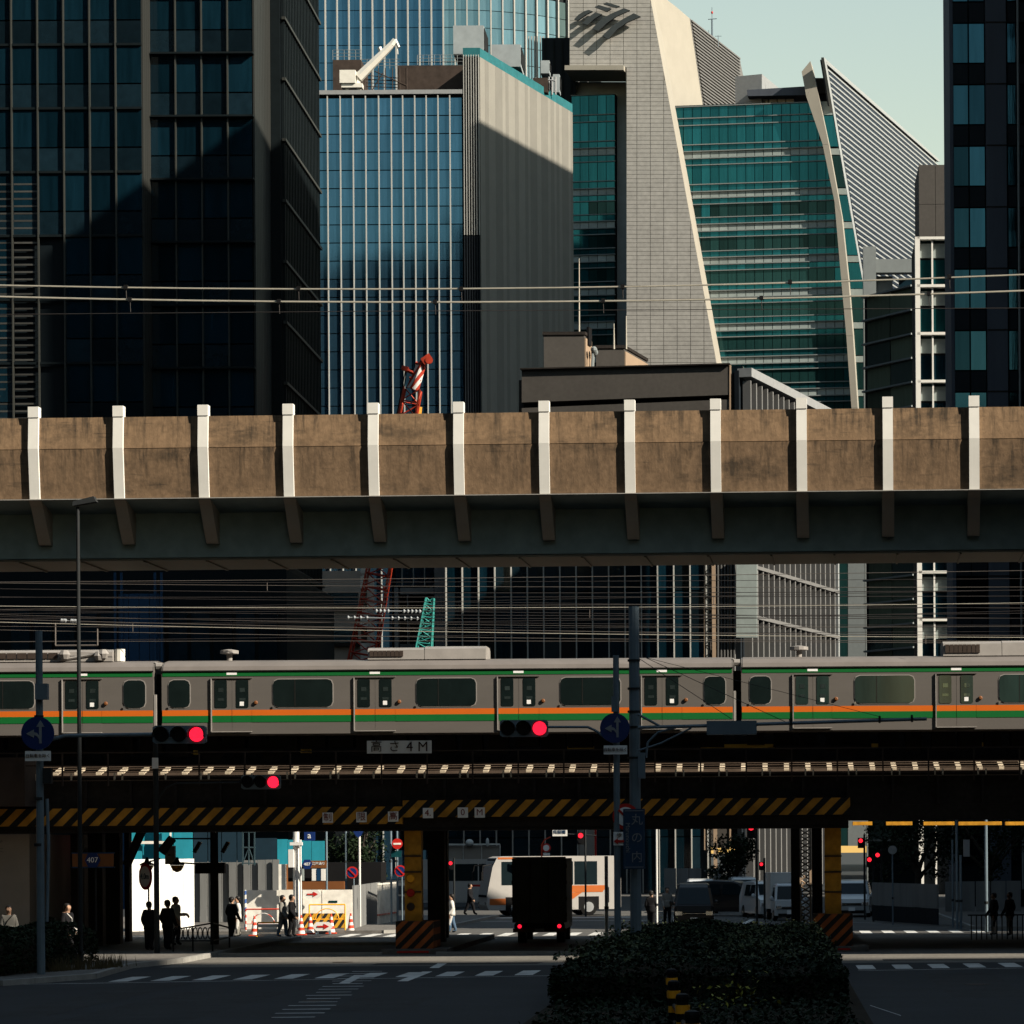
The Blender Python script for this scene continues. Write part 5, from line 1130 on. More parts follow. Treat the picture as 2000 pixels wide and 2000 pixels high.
def street_left():
    d = 79.0
    t = thing('sign_pole', 'grey pole with round blue arrow sign at the left edge', 'pole', (WX(75, 1800, d), d, .14)); gpole(t, 'post', 'pole_grey', 76, 1232, d, .115, .095); 
    pb(t, 'control_box', 'pole_grey', 68, 1335, 92, 1366, d-.25, .22); pb(t, 'control_box', 'pole_dark', 83, 1500, 100, 1530, d-.2, .2)
    for y in (1400, 1480, 1560, 1650): b = MB(); p = W(76, y, d); b.lathe(p, [(.13, -.04), (.13, .04)], 12); b.build('band', M['pole_dark'], t)
    b = MB(); b.tube(W(86, 1448, d), W(128, 1437, d), .05); b.tube(W(128, 1437, d), W(300, 1434, d), .05); b.build('signal_arm', M['pole_grey'], t)
    b = MB(); b.path([W(92, 1560, d-.2), W(95, 1650, d-.2), W(92, 1800, d-.2)], .045); b.build('cable_pipe', M['pole_grey'], t)
    s = thing('round_sign', 'round blue arrow sign high on the left pole', 'sign', W(74, 1432, d-.25)); c = W(74, 1432, d-.3); disc(s, 'plate', 'sign_blue', c, .45); arrows(s, (c.x, c.y-.03, c.z), .45)
    s = thing('small_plate', 'narrow white plate under the left round sign', 'sign', W(74, 1477, d-.25)); pb(s, 'plate', 'sign_white', 49, 1467, 99, 1486, d-.3, .03); text(s, '自転車を除く', .115, W(74, 1476.5, d-.32), M['text_dark'])
    signal('red traffic signal at the end of the left arm', 298, 402, 1434.5, d-.3, .198)
    d = 95.3
    t = thing('sign_pole', 'dark pole carrying the lower red signal beside the left pavement', 'pole', (WX(305, 1800, d), d, .14)); gpole(t, 'post', 'pole_dark', 304, 1448, d, .095, .085)
    b = MB(); b.path([W(306, 1575, d), W(312, 1555, d), W(325, 1538, d), W(345, 1530, d), W(475, 1528, d)], .035); b.build('signal_arm', M['pole_dark'], t); pb(t, 'plate', 'sign_white', 297, 1480, 309, 1501, d-.12, .02)
    signal('lower red traffic signal in front of the bridge girder', 471, 547, 1527.5, d-.2, .19)
    d = 85.0
    t = thing('street_lamp', 'tall thin black lamp post at the left', 'street lamp', (WX(152, 1850, d), d, .14)); gpole(t, 'post', 'pole_dark', 152, 990, d, .075, .05)
    b = MB(); p = W(150, 984, d); q = W(190, 978, d); b.add([(p.x-.1,d-.12,p.z-.07),(q.x,d-.16,q.z-.04),(q.x,d+.16,q.z-.04),(p.x-.1,d+.12,p.z-.07),(p.x-.1,d-.1,p.z+.06),(q.x-.08,d-.14,q.z+.12),(q.x-.08,d+.14,q.z+.12),(p.x-.1,d+.1,p.z+.06)], [(0,3,2,1),(4,5,6,7),(0,1,5,4),(1,2,6,5),(2,3,7,6),(3,0,4,7)]); b.build('lamp_head', M['pole_dark'], t)
    d = 97.0
    s = thing('route_sign', 'dark orange route 407 sign on the left pavement', 'sign', W(182, 1680, d)); pb(s, 'plate', 'sign_orange', 141, 1667, 222, 1693, d, .04); pb(s, 'border', 'sign_navy', 139, 1665, 224, 1667, d-.01, .05); pb(s, 'border', 'sign_navy', 139, 1693, 224, 1695, d-.01, .05)
    c = W(181, 1680, d-.03); plate(s, 'shield', 'sign_blue', [(-.26, 0), (-.14, -.24), (.14, -.24), (.26, 0), (.14, .24), (-.14, .24)], c); text(s, '407', .25, (c.x, c.y-.035, c.z), M['sign_white']); gpole(s, 'post', 'pole_dark', 187, 1694, d+.1, .035)
    d = 100
    s = thing('height_limit_sign', 'oval looking round height limit sign on a thin post', 'sign', W(285, 1712, d))
    s.rotation_euler = (0, 0, math.radians(-50)); b = MB(); b.lathe((0, 0, 0), [(.46, 0), (.46, .03)], 28, 'Y'); lbuild(b, 'plate', M['sign_red'], s); b = MB(); b.lathe((0, -.032, 0), [(.36, 0), (.36, .01)], 28, 'Y'); lbuild(b, 'face', M['sign_white'], s)
    tx = text(s, '4.0m', .30, W(285, 1712, d), M['sign_navy']); tx.location = (0, -.05, 0)
    b = MB(); b.tube((0, .1, -W(285, 1712, d).z+.1), (0, .1, .4), .03); lbuild(b, 'post', M['pole_dark'], s)
street_left()
def street_right():
    d = 82.0
    t = thing('sign_pole', 'slim grey pole with round blue arrow sign above the hedge', 'pole', (WX(1203, 1800, d), d, .15)); gpole(t, 'post', 'pole_grey', 1203, 1280, d, .098, .085); pb(t, 'splice_box', 'pole_grey', 1194, 1360, 1207, 1390, d-.2, .16)
    b = MB(); b.path([W(1070, 1420, d), W(1148, 1420, d), W(1165, 1428, d), W(1180, 1440, d), W(1200, 1452, d)], .04); b.build('signal_arm', M['pole_grey'], t)
    s = thing('round_sign', 'round blue arrow sign beside the pole on the right', 'sign', W(1201, 1422, d-.2)); c = W(1201, 1422, d-.25); disc(s, 'plate', 'sign_blue', c, .42); arrows(s, (c.x, c.y-.03, c.z), .42)
    s = thing('small_plate', 'narrow white plate under the right round sign', 'sign', W(1202, 1465, d-.2)); pb(s, 'plate', 'sign_white', 1179, 1456, 1225, 1473, d-.25, .03); text(s, '自転車を除く', .113, W(1202, 1464.5, d-.27), M['text_dark'])
    signal('red traffic signal on the arm right of centre', 976, 1070, 1422.5, d-.3, .195)
    t = thing('utility_pole', 'thicker blue grey pole with long bracket arm above the hedge', 'pole', (WX(1238, 1800, d+.3), d+.3, .15)); gpole(t, 'post', 'pole_grey', 1238, 1185, d+.3, .163, .15)
    for y in (1290, 1345, 1390, 1420, 1480): b = MB(); p = W(1238, y, d+.3); b.lathe(p, [(.18, -.03), (.18, .03)], 12); b.build('band', M['pole_dark'], t)
    b = MB(); b.path([W(1246, 1421, d), W(1400, 1417, d), W(1810, 1404, d)], .05, 8); b.tube(W(1246, 1395, d), W(1290, 1419, d), .035); b.path([W(1262, 1480, d), W(1265, 1450, d), W(1285, 1430, d), W(1320, 1421, d)], .035); b.path([W(1246, 1466, d), W(1290, 1452, d), W(1350, 1422, d)], .03); b.build('bracket_arm', M['pole_grey'], t)
    b = MB(); b.tube(W(1260, 1284, d), W(1545, 1415, d), .009, n=4); b.tube(W(1248, 1286, d), W(1430, 1405, d), .009, n=4); b.tube(W(1260, 1284, d), W(1720, 1400, d), .007, n=4); b.build('stay_wire', M['wire_dark'], t)
    for x in (1545, 1718, 1781): b = MB(); p = W(x, 1410-(x-1545)*.028, d); b.box(p.x-.03, p.x+.03, d-.06, d+.06, p.z-.1, p.z+.1); b.build('clamp', M['pole_dark'], t)
    pb(t, 'equipment_box', 'pole_grey', 1380, 1408, 1478, 1434, d-.3, .4)
    pb(t, 'cable_pipe', 'pole_grey', 1246, 1470, 1260, 1520, d-.1, .2)
    s = thing('street_name_sign', 'tall blue street name sign reading vertically on the pole', 'sign', W(1238, 1640, d-.2)); pb(s, 'plate', 'sign_navy', 1217, 1580, 1260, 1697, d-.15, .06)
    for x0, y0, x1, y1 in ((1220, 1583, 1257, 1584), (1220, 1693, 1257, 1694), (1220, 1584.5, 1220.8, 1692.5), (1256.2, 1584.5, 1257, 1692.5)): pb(s, 'border', 'sign_dim', x0, y0, x1, y1, d-.165, .01)
    for ch, y in (('丸', 1602), ('の', 1637), ('内', 1675)): text(s, ch, .335, W(1244, y, d-.17), M['sign_dim'])
    tx = text(s, 'Marunouchi', .176, W(1226, 1636, d-.17), M['sign_dim']); tx.rotation_euler = (math.pi/2, math.pi/2, 0)
    s = thing('prohibition_sign', 'round red ringed sign half hidden behind the blue name sign', 'sign', W(1222, 1595, d+.05)); c = W(1222, 1595, d-.02); disc(s, 'plate', 'sign_red', c, .37); disc(s, 'face', 'sign_white', (c.x, c.y-.03, c.z), .27, .012); b = MB(); b.rbox((c.x, c.y-.06, c.z), (.55, .02, .065), tilt=.78); b.build('bar', M['sign_red'], s)
    s = thing('arrow_plate', 'white plate with pedestrian mark and red arrow on the slim pole', 'sign', W(1206, 1640, d-.12)); pb(s, 'plate', 'sign_white', 1198, 1625, 1219, 1651, d-.14, .03); c = W(1209, 1643, d-.15); plate(s, 'arrow', 'sign_red', [(-.15, 0), (-.03, .09), (-.03, .035), (.14, .035), (.14, -.035), (-.03, -.035), (-.03, -.09)], c); text(s, '歩', .16, W(1209, 1632, d-.15), M['text_dark'])
    t = thing('bollard_fence', 'low rail fence of posts with yellow bands in the median', 'fence', (-1.6, 50, .15)); ps = [(1312, 1902, 59), (1316, 1926, 53), (1333, 1953, 47), (1352, 1988, 41)]
    for x, y, dd in ps:
        p = W(x, y, dd); b = MB(); b.lathe((p.x, dd, .15), [(.10, 0), (.10, p.z-.15-.02), (.115, p.z-.15), (.115, p.z-.10), (.1, p.z-.06), (.05, p.z-.04)], 14); o = b.build('post', M['black'], t)
        b = MB(); b.lathe((p.x, dd, p.z-.15), [(.121, -.07), (.121, .07)], 14); b.build('yellow_band', M['amber'], o); b = MB(); b.lathe((p.x, dd, p.z-.42), [(.106, -.06), (.106, .06)], 14); b.build('yellow_band', M['amber'], o)
    for (x, y, dd), (x2, y2, d2) in zip(ps[:-1], ps[1:]):
        b = MB(); p, q = W(x, y, dd), W(x2, y2, d2); b.tube((p.x, dd, p.z-.35), (q.x, d2, q.z-.35), .04); b.tube((p.x, dd, p.z-.65), (q.x, d2, q.z-.65), .04); b.build('rail', M['steel_brown'], t)
street_right()
# ================================================================== BEYOND THE BRIDGE
def site():
    t = thing('hoarding_wall', 'dazzling white sheet hoarding in full sun beyond the left pillars', 'fence', W(310, 1830, 124))
    n = 6; a, e = W(248, 1700, 122.2), W(378, 1700, 126)
    z = WZ(310, 1678, 124)
    for i in range(n):
        p, q = a.lerp(e, i/n), a.lerp(e, (i+1)/n); c = (p+q)/2; ibox('panel', M['post_white'], t, (c.x, c.y, z/2), ((q-p).xy.length-.015, .08, z), math.atan2(q.y-p.y, q.x-p.x))
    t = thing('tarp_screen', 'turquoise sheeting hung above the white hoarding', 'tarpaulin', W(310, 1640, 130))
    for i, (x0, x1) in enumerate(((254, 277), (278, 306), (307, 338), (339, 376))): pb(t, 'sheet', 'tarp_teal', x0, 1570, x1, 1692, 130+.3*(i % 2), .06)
    pb(t, 'rail', 'hoarding_white', 254, 1643, 325, 1648, 129.8, .1); pb(t, 'tie_post', 'hoarding_white', 331, 1612, 334, 1640, 129.7, .08)
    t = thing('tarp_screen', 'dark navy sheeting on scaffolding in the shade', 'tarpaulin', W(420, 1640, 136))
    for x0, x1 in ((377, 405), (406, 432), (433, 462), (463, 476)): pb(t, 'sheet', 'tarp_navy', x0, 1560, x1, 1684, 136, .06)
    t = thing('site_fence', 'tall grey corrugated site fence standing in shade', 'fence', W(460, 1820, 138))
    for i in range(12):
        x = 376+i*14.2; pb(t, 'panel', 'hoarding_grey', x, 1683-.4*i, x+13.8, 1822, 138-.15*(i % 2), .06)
    t = thing('scaffold', 'pale scaffold frame against the dark sheeting', 'scaffold', W(482, 1690, 133))
    b = MB()
    for x in (474, 486, 497): b.tube(W(x, 1690, 133), W(x, 1560, 133), .035, n=5)
    for y in (1625, 1655, 1686): b.tube(W(472, y, 133), W(499, y, 133), .03, n=5)
    b.tube(W(474, 1686, 133), W(486, 1656, 133), .025, n=5); b.tube(W(486, 1656, 133), W(497, 1686, 133), .025, n=5); b.build('tubes', M['glass_blue_light'], t)
    t = thing('tarp_screen', 'bright turquoise sheeting behind the white utility pole', 'tarpaulin', W(590, 1660, 141))
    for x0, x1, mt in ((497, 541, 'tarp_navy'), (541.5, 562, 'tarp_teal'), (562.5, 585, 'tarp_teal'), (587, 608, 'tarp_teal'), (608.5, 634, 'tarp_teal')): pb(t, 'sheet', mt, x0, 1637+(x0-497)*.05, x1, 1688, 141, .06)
    t = thing('concrete_pier', 'sunlit white end wall of the grey fence', 'wall', W(552, 1820, 135)); pb(t, 'face', 'hoarding_white', 544, 1688, 559, 1820, 135, .4); pb(t, 'edge', 'sign_orange', 559.2, 1688, 561, 1820, 135.05, .3)
    t = thing('corner_shop', 'dim shopfront with yellow sill behind the construction barrier', 'building', W(620, 1800, 150)); pb(t, 'wall', 'black', 560, 1685, 745, 1812, 150, 2); pb(t, 'sill', 'sign_orange', 560, 1722, 672, 1737, 148.8, .3)
    for x, mt in ((572, 'glass_blue_light'), (585, 'spandrel_white'), (609, 'post_white'), (627, 'post_white'), (618, 'sign_navy')): pb(t, 'shop_item', mt, x, 1697, x+8, 1720, 149.5, .2)
    # white barrier boards with the arrow boards
    t = thing('barrier_wall', 'long white construction barrier with a striped foot', 'barrier', W(585, 1828, 125)); d = 125
    for x0, x1, y0 in ((478, 545, 1739), (546, 590, 1738), (591, 628, 1738), (629, 688, 1738)):
        pb(t, 'board', 'hoarding_white', x0, y0, x1, 1822, d, .12)
    p0, p1 = W(688.5, 1738, 125), W(740, 1733, 139); c = (p0+p1)/2
    for i in range(5):
        p, q = p0.lerp(p1, i/5), p0.lerp(p1, (i+1)/5); cc = (p+q)/2; ibox('side_board', M['hoarding_grey'], t, (cc.x, cc.y+.2, 1.0), ((q-p).xy.length-.02, .08, 1.95), math.atan2(q.y-p.y, q.x-p.x))  # grey boards: shade on the receding side put into the colour
    pb(t, 'striped_foot', 'hazard_board', 590, 1784, 628, 1812, d-.05, .04); pb(t, 'striped_foot', 'hazard_board', 630, 1784, 674, 1812, d-.05, .04)
    b = MB(); p = W(479, 1738, d-.1); b.tube((p.x, d-.1, 0), p, .05); b.build('checked_post', M['pole_check'], t)
    pb(t, 'notice', 'glass_green', 642, 1759, 659, 1763, d-.02, .01); pb(t, 'notice', 'sign_white', 570, 1751, 583, 1772, d-.05, .03)
    for lab, x0, x1, y0, y1, dd in (('upper white arrow board fixed on the barrier', 592, 627, 1738, 1755, 124.6), ('lower white arrow board among the traffic cones', 611, 649, 1801, 1818, 120.6)):
        s = thing('arrow_board', lab, 'sign', W((x0+x1)/2, y1, dd), 'red arrow boards'); p, q = W(x0, y0, dd), W(x1, y1, dd); r = (p.z-q.z)*.4
        b = MB(); b.prism([(p.x+r, q.z), (q.x-r, q.z), (q.x, q.z+r), (q.x, p.z-r), (q.x-r, p.z), (p.x+r, p.z), (p.x, p.z-r), (p.x, q.z+r)], lambda a, z, k: (a, k, z), dd, dd+.04); b.build('plate', M['post_white'], s)
        c = ((p.x+q.x)/2, dd-.005, (p.z+q.z)/2); k = (q.x-p.x)/2; plate(s, 'arrow', 'sign_red', [(-.55*k, -.08*k), (.15*k, -.08*k), (.15*k, -.28*k), (.68*k, 0), (.15*k, .28*k), (.15*k, .08*k), (-.55*k, .08*k)], c)
        if y0 > 1790: b = MB(); b.box(p.x+.1, p.x+.16, dd+.05, dd+.4, .01, q.z); b.box(q.x-.16, q.x-.1, dd+.05, dd+.4, .01, q.z); b.build('stand', M['pole_grey'], s)
    for i, (x, yb, dd, lab) in enumerate(((497, 1829, 119, 'red and white traffic cone by the checked post'), (588, 1826, 119.6, 'red and white traffic cone under the white pole'), (606, 1822, 121, 'red and white traffic cone left of the lower arrow board'), (647, 1821, 121.3, 'red and white traffic cone right of the lower arrow board'), (685, 1819, 122, 'red and white traffic cone at the barrier corner'))):
        s = thing('traffic_cone', lab, 'cone', (WX(x, 1800, dd), dd, .01), 'traffic cones'); p = (WX(x, 1800, dd), dd, .01)
        b = MB(); b.lathe((p[0], dd, .05), [(.17, 0), (.10, .36), (.035, .78), (.03, .8)], 14); b.build('cone_body', M['cone_stripe'], s); b = MB(); b.box(p[0]-.21, p[0]+.21, dd-.21, dd+.21, .012, .055); b.build('base', M['cone_red'], s)
    for lab, x0, x1, y0, y1, dd in (('yellow and black pipe barricade behind the cones', 604, 674, 1767, 1812, 122.5), ('low pipe barricade with white boards by the walkers', 503, 545, 1802, 1831, 117.6), ('red topped pipe barricade against the barrier', 480, 548, 1776, 1826, 122)):
        s = thing('barricade', lab, 'barricade', W((x0+x1)/2, y1, dd), 'pipe barricades'); p, q = W(x0, y0, dd), W(x1, y1, dd); zb = .02
        mm = 'cone_stripe' if 'red' in lab else 'amber'
        b = MB(); b.tube((p.x, dd, zb), (p.x, dd, p.z), .03); b.tube((q.x, dd, zb), (q.x, dd, p.z), .03); b.tube((p.x, dd, p.z), (q.x, dd, p.z), .03); b.tube((p.x, dd-.25, zb), (p.x, dd+.25, zb), .03); b.tube((q.x, dd-.25, zb), (q.x, dd+.25, zb), .03); b.build('frame', M[mm], s)
        if 'boards' in lab:
            for k in range(3): b = MB(); zz = p.z-.06-.2*k; b.box(p.x+.02, q.x-.02, dd-.06, dd-.03, zz-.13, zz); b.build('board', M['post_white'], s)
        else:
            b = MB(); m = (p.x+q.x)/2
            for k in range(9): a0, a1 = math.pi*k/9, math.pi*(k+1)/9; r = (q.x-p.x)*.33; b.tube((m+math.cos(a0)*r, dd, p.z-.62+math.sin(a0)*.45), (m+math.cos(a1)*r, dd, p.z-.62+math.sin(a1)*.45), .02, n=5)
            b.tube((p.x, dd, p.z-.62), (q.x, dd, p.z-.62), .022, n=5); b.build('arch', M[mm], s)
    t = thing('utility_pole', 'thick white utility pole with meter boxes at the site', 'pole', (WX(578, 1800, 124), 124.4, 0)); gpole(t, 'post', 'white_paint', 578, 1560, 124.4, .15, .13); gpole(t, 'conduit', 'white_paint', 587, 1640, 124.2, .04); pb(t, 'meter_box', 'white_paint', 563, 1659, 573, 1694, 124, .3); pb(t, 'meter_box', 'white_paint', 566, 1645, 590, 1651, 124.1, .2)
    s = thing('route_sign', 'far route 407 sign with brown street name panel', 'sign', W(613, 1689, 124)); pb(s, 'plate', 'sign_orange', 606, 1681, 638, 1695, 124, .04); c = W(600, 1688, 123.98); plate(s, 'shield', 'sign_blue', [(-.22, 0), (-.12, -.2), (.12, -.2), (.22, 0), (.12, .2), (-.12, .2)], c); text(s, '407', .19, (c.x, c.y-.03, c.z), M['sign_white']); text(s, '江戸通り', .14, W(622, 1687, 123.99), M['sign_white'])
    s = thing('route_shield', 'blue national route 1 shield on a white post', 'sign', W(700, 1620, 128)); c = W(700, 1618, 128); plate(s, 'shield', 'sign_blue', [(0, -.42), (.12, -.32), (.24, -.1), (.26, .28), (-.26, .28), (-.24, -.1), (-.12, -.32)], c); text(s, '1', .36, (c.x, c.y-.03, c.z+.02), M['sign_white']); gpole(s, 'post', 'white_paint', 702, 1632, 128.2, .05)
    s = thing('shop_sign', 'small blue square shop sign above the turquoise sheeting', 'sign', W(604, 1632, 140)); pb(s, 'plate', 'sign_blue', 594, 1625, 615, 1642, 140, .1); text(s, 'a', .42, W(604, 1632, 139.98), M['sign_white'])
    for lab, x, y, r, dd in (('dark no parking disc beyond the barrier', 688, 1704, .26, 127), ('no parking disc beside the yellow column', 782, 1701, .25, 126)):
        s = thing('parking_sign', lab, 'sign', W(x, y, dd), 'no parking signs'); c = W(x, y, dd); disc(s, 'plate', 'sign_red', c, r); disc(s, 'face', 'sign_blue', (c.x, c.y-.03, c.z), r*.76, .01); b = MB(); b.rbox((c.x, c.y-.055, c.z), (r*1.6, .02, r*.22), tilt=.78); b.build('bar', M['sign_red'], s); gpole(s, 'post', 'pole_grey', x+3, y+9, dd+.05, .03)
    for lab, x, yt, dd, r in (('slim grey pole near the route shield', 675, 1560, 132, .05), ('thin pole left of the yellow column', 763, 1560, 131, .05), ('grey pole behind the shop sign', 637, 1560, 134, .05), ('second thin pole left of the yellow column', 775, 1560, 133, .05)):
        s = thing('street_pole', lab, 'pole', W(x, 1800, dd), 'far street poles'); gpole(s, 'post', 'pole_grey', x, yt, dd, r); b = MB(); p = W(x, 1700, dd); b.lathe((p.x, dd, 3), [(r*1.4, -.05), (r*1.4, .05)], 8); b.build('band', M['pole_dark'], s)
    s = thing('road_sign', 'red and green road sign left of the yellow column', 'sign', W(775, 1650, 131)); c = W(776, 1648, 130.8); disc(s, 'plate', 'sign_red', c, .24); b = MB(); b.box(c.x-.17, c.x+.17, c.y-.045, c.y-.03, c.z-.04, c.z+.04); b.build('bar', M['hoarding_white'], s); pb(s, 'subplate', 'glass_green', 764, 1662, 784, 1674, 130.9, .03)
    t = thing('mesh_fence', 'pale slatted fence running back beside the white barrier', 'fence', W(760, 1800, 140))
    p0, p1 = W(738, 1728, 132), W(776, 1728, 138)
    for i in range(14): p = p0.lerp(p1, i/13); ibox('slat', M['hoarding_white'], t, (p.x, p.y, 1.05), (.06, .06, 1.9))
    for z in (.55, 1.95): c = (p0+p1)/2; ibox('rail', M['cone_red' if z < 1 else 'hoarding_white'], t, (c.x, c.y-.06, z), ((p1-p0).xy.length, .05, .07), math.atan2(p1.y-p0.y, p1.x-p0.x))
    s = thing('street_lamp', 'old globe lamp with amber bowl under the left bridge end', 'street lamp', W(346, 1686, 108)); b = MB(); p = W(346, 1690, 108); b.lathe(p, [(.03, -.26), (.16, -.2), (.24, -.05), (.26, .0)], 14); b.build('bowl', M['amber'], s); b = MB(); b.lathe(p, [(.27, .005), (.27, .05), (.1, .13), (.04, .3)], 14); b.tube(p+Vector((0, 0, .1)), p+Vector((.7, 0, .05)), .03); b.build('cap', M['steel_dark'], s)
    s = thing('street_lamp', 'old globe lamp partly hidden by the height limit sign', 'street lamp', W(285, 1690, 108)); b = MB(); p = W(287, 1690, 108); b.lathe(p, [(.03, -.26), (.16, -.2), (.24, -.05), (.26, .0)], 14); b.build('bowl', M['amber'], s); b = MB(); b.lathe(p, [(.27, .005), (.27, .05), (.1, .13), (.04, .3)], 14); b.tube(p+Vector((0, 0, .1)), p+Vector((.5, 0, .25)), .03); b.build('cap', M['steel_dark'], s)
    s = thing('meter_box', 'white metal box fixed on the left bridge strut', 'box', W(332, 1690, 109)); pb(s, 'case', 'hoarding_white', 322, 1652, 341, 1688, 109, .25); pb(s, 'slot', 'black', 328, 1669, 333, 1671, 108.98, .03)
    for lab, x, dd, xs in (('dark post with slanted lamps over the walkers', 418, 104, (385, 440)), ):
        t = thing('lamp_post', lab, 'street lamp', W(x, 1830, dd)); gpole(t, 'post', 'steel_dark', x, 1610, dd, .16, .14); pb(t, 'sign_box', 'black', 381, 1685, 438, 1706, dd-.3, .3); b = MB(); b.tube(W(335, 1638, dd), W(425, 1638, dd), .03); b.build('crossbar', M['steel_dark'], t)
        for q in xs: b = MB(); p = W(q, 1655, dd-.2); b.rbox(p, (.42, .2, .12), tilt=-1.05); o = b.build('lamp_head', M['steel_dark'], t); b = MB(); b.rbox(p+Vector((.07, -.02, .04)), (.34, .16, .03), tilt=-1.05); b.build('rim', M['amber'], o)
    t = thing('pipe_railing', 'black pedestrian railing with rings by the waiting people', 'railing', W(390, 1850, 96.5)); d = 96.4
    a, e = W(338, 1816, d), W(415, 1803, d); e2 = W(448, 1812, d+4)
    b = MB(); b.path([a, e, e2], .03); b.path([Vector((a.x, a.y, .5)), Vector((e.x, e.y, .5)), Vector((e2.x, e2.y, .5))], .025)
    for p in (a, e, e2, a.lerp(e, .5)): b.tube((p.x, p.y, .14), p, .03)
    b.build('rails', M['black'], t)
    for i in range(8):
        c = a.lerp(e, (i+.5)/8); b = MB()
        for k in range(10): a0, a1 = 2*math.pi*k/10, 2*math.pi*(k+1)/10; b.tube((c.x+math.cos(a0)*.07, c.y, .75+math.sin(a0)*.2), (c.x+math.cos(a1)*.07, c.y, .75+math.sin(a1)*.2), .018, n=4)
        b.build('ring', M['black'], t)
    # right-hand side
    t = thing('site_fence', 'greyish white hoarding on the right under the bridge', 'fence', W(1770, 1800, 131))
    p0, p1 = W(1704, 1724, 136), W(1832, 1724, 127)
    for i in range(11):
        p, q = p0.lerp(p1, i/11), p0.lerp(p1, (i+1)/11); cc = (p+q)/2; yw = math.atan2(q.y-p.y, q.x-p.x); ibox('panel', M['hoarding_grey'], t, (cc.x, cc.y, 1.32), ((q-p).xy.length-.02, .07, 1.05), yw); ibox('foot_panel', M['panel_dark'], t, (cc.x, cc.y, .42), ((q-p).xy.length-.02, .06, .72), yw)
    t = thing('site_fence', 'low white boards at the far right', 'fence', W(1900, 1800, 128)); 
    for i in range(5): pb(t, 'panel', 'hoarding_grey', 1846+i*30, 1722-.4*i, 1874+i*30, 1780, 128, .06)
    t = thing('rubble_wall', 'grey partition wall behind the black van', 'wall', W(1333, 1735, 175)); 
    for i in range(3): pb(t, 'panel', 'hoarding_grey', 1297+i*24.5, 1696, 1320.5+i*24.5, 1745, 175, .3)
    t = thing('site_gate', 'thin white goal shaped gate frame behind the vans', 'gate', W(1400, 1730, 178)); 
    pb(t, 'beam', 'stone_grey', 1375, 1699, 1424, 1702, 178, .1); pb(t, 'post', 'stone_grey', 1421, 1702.3, 1424, 1740, 178, .1); pb(t, 'leaf', 'hoarding_grey', 1395, 1702.3, 1410, 1740, 178, .1)
    t = thing('parapet_fence', 'sunlit mesh screened wall above the left coach', 'wall', W(908, 1700, 200)); 
    for i in range(3): pb(t, 'panel', 'beige_wall', 868+i*36.5, 1652, 903.5+i*36.5, 1720, 200, .3)
    for i in range(4): pb(t, 'post', 'hoarding_white', 868+i*36, 1649, 869.5+i*36, 1720, 199.8, .15)
    pb(t, 'top_rail', 'hoarding_white', 866, 1648, 976, 1650.5, 199.7, .15); b = MB(); b.ell(W(917, 1646, 199.7), (.28, .28, .25)); b.build('globe', M['post_white'], t); b = MB(); b.ell(W(952, 1645, 199.7), (.12, .12, .3)); b.build('globe', M['post_white'], t)
    s = thing('junction_sign', 'small white junction name sign hanging under the bridge', 'sign', W(1093, 1627, 150)); pb(s, 'plate', 'post_white', 1079, 1620, 1108, 1633, 150, .05); text(s, '呉服橋', .22, W(1093, 1625, 149.98), M['sign_navy']); b = MB(); b.tube(W(1108, 1629, 150.1), W(1165, 1632, 150.1), .03); b.build('arm', M['pole_dark'], s)
    s = thing('round_sign', 'round red ringed turn sign above the truck', 'sign', W(1067, 1656, 140)); c = W(1067, 1656, 140); disc(s, 'plate', 'sign_red', c, .22); disc(s, 'face', 'sign_white', (c.x, c.y-.03, c.z), .15, .01); pb(s, 'subplate', 'sign_white', 1061, 1666, 1074, 1671, 140, .03); b = MB(); b.path([W(1058, 1700, 140.1), W(1058, 1650, 140.1), W(1064, 1640, 140.1), W(1075, 1635, 140.1)], .035); b.build('post', M['cone_red'], s)
    t = thing('red_trim_block', 'pale block with red edge far under the bridge', 'building', W(1150, 1700, 215)); pb(t, 'wall', 'beige_wall', 1131, 1600, 1160, 1690, 214, 2); pb(t, 'edge', 'sign_red', 1161, 1600, 1165, 1690, 213.8, .4)
    for i, (lab, x, y, d, h) in enumerate((('small far red signal right of the junction sign', 1134, 1632, 150, .13), ('far red signal just under the hazard beam', 1467, 1616, 126, .13), ('far red signal above the white kei truck', 1487, 1688, 140, .08), ('upper far red signal right of the yellow column', 1681, 1642, 140, .1), ('tallest of three far red signals right of the column', 1714, 1670, 138, .1), ('lowest of three far red signals right of the column', 1698, 1679, 136, .1), ('far red signal above the left coach', 880, 1686, 160, .1), ('red pedestrian signal left of the white hoarding', 189, 1648, 104, .09))):
        s = thing('far_signal', lab, 'traffic light', W(x, y, d), 'far red signals'); c = W(x, y, d); b = MB(); b.box(c.x-h*1.4, c.x+h*1.4, d+.01, d+.2, c.z-h*3.6, c.z+h*1.4); b.build('housing', M['black'], s); disc(s, 'lens', 'red_lamp_far', c, h, .03, 14); disc(s, 'lens', 'dark_lens', (c.x, c.y, c.z-h*2.2), h, .02, 14)
        b = MB(); b.tube((c.x+h*1.8, d+.1, 0), (c.x+h*1.8, d+.1, c.z+.3), .05); b.build('post', M['pole_dark'], s)
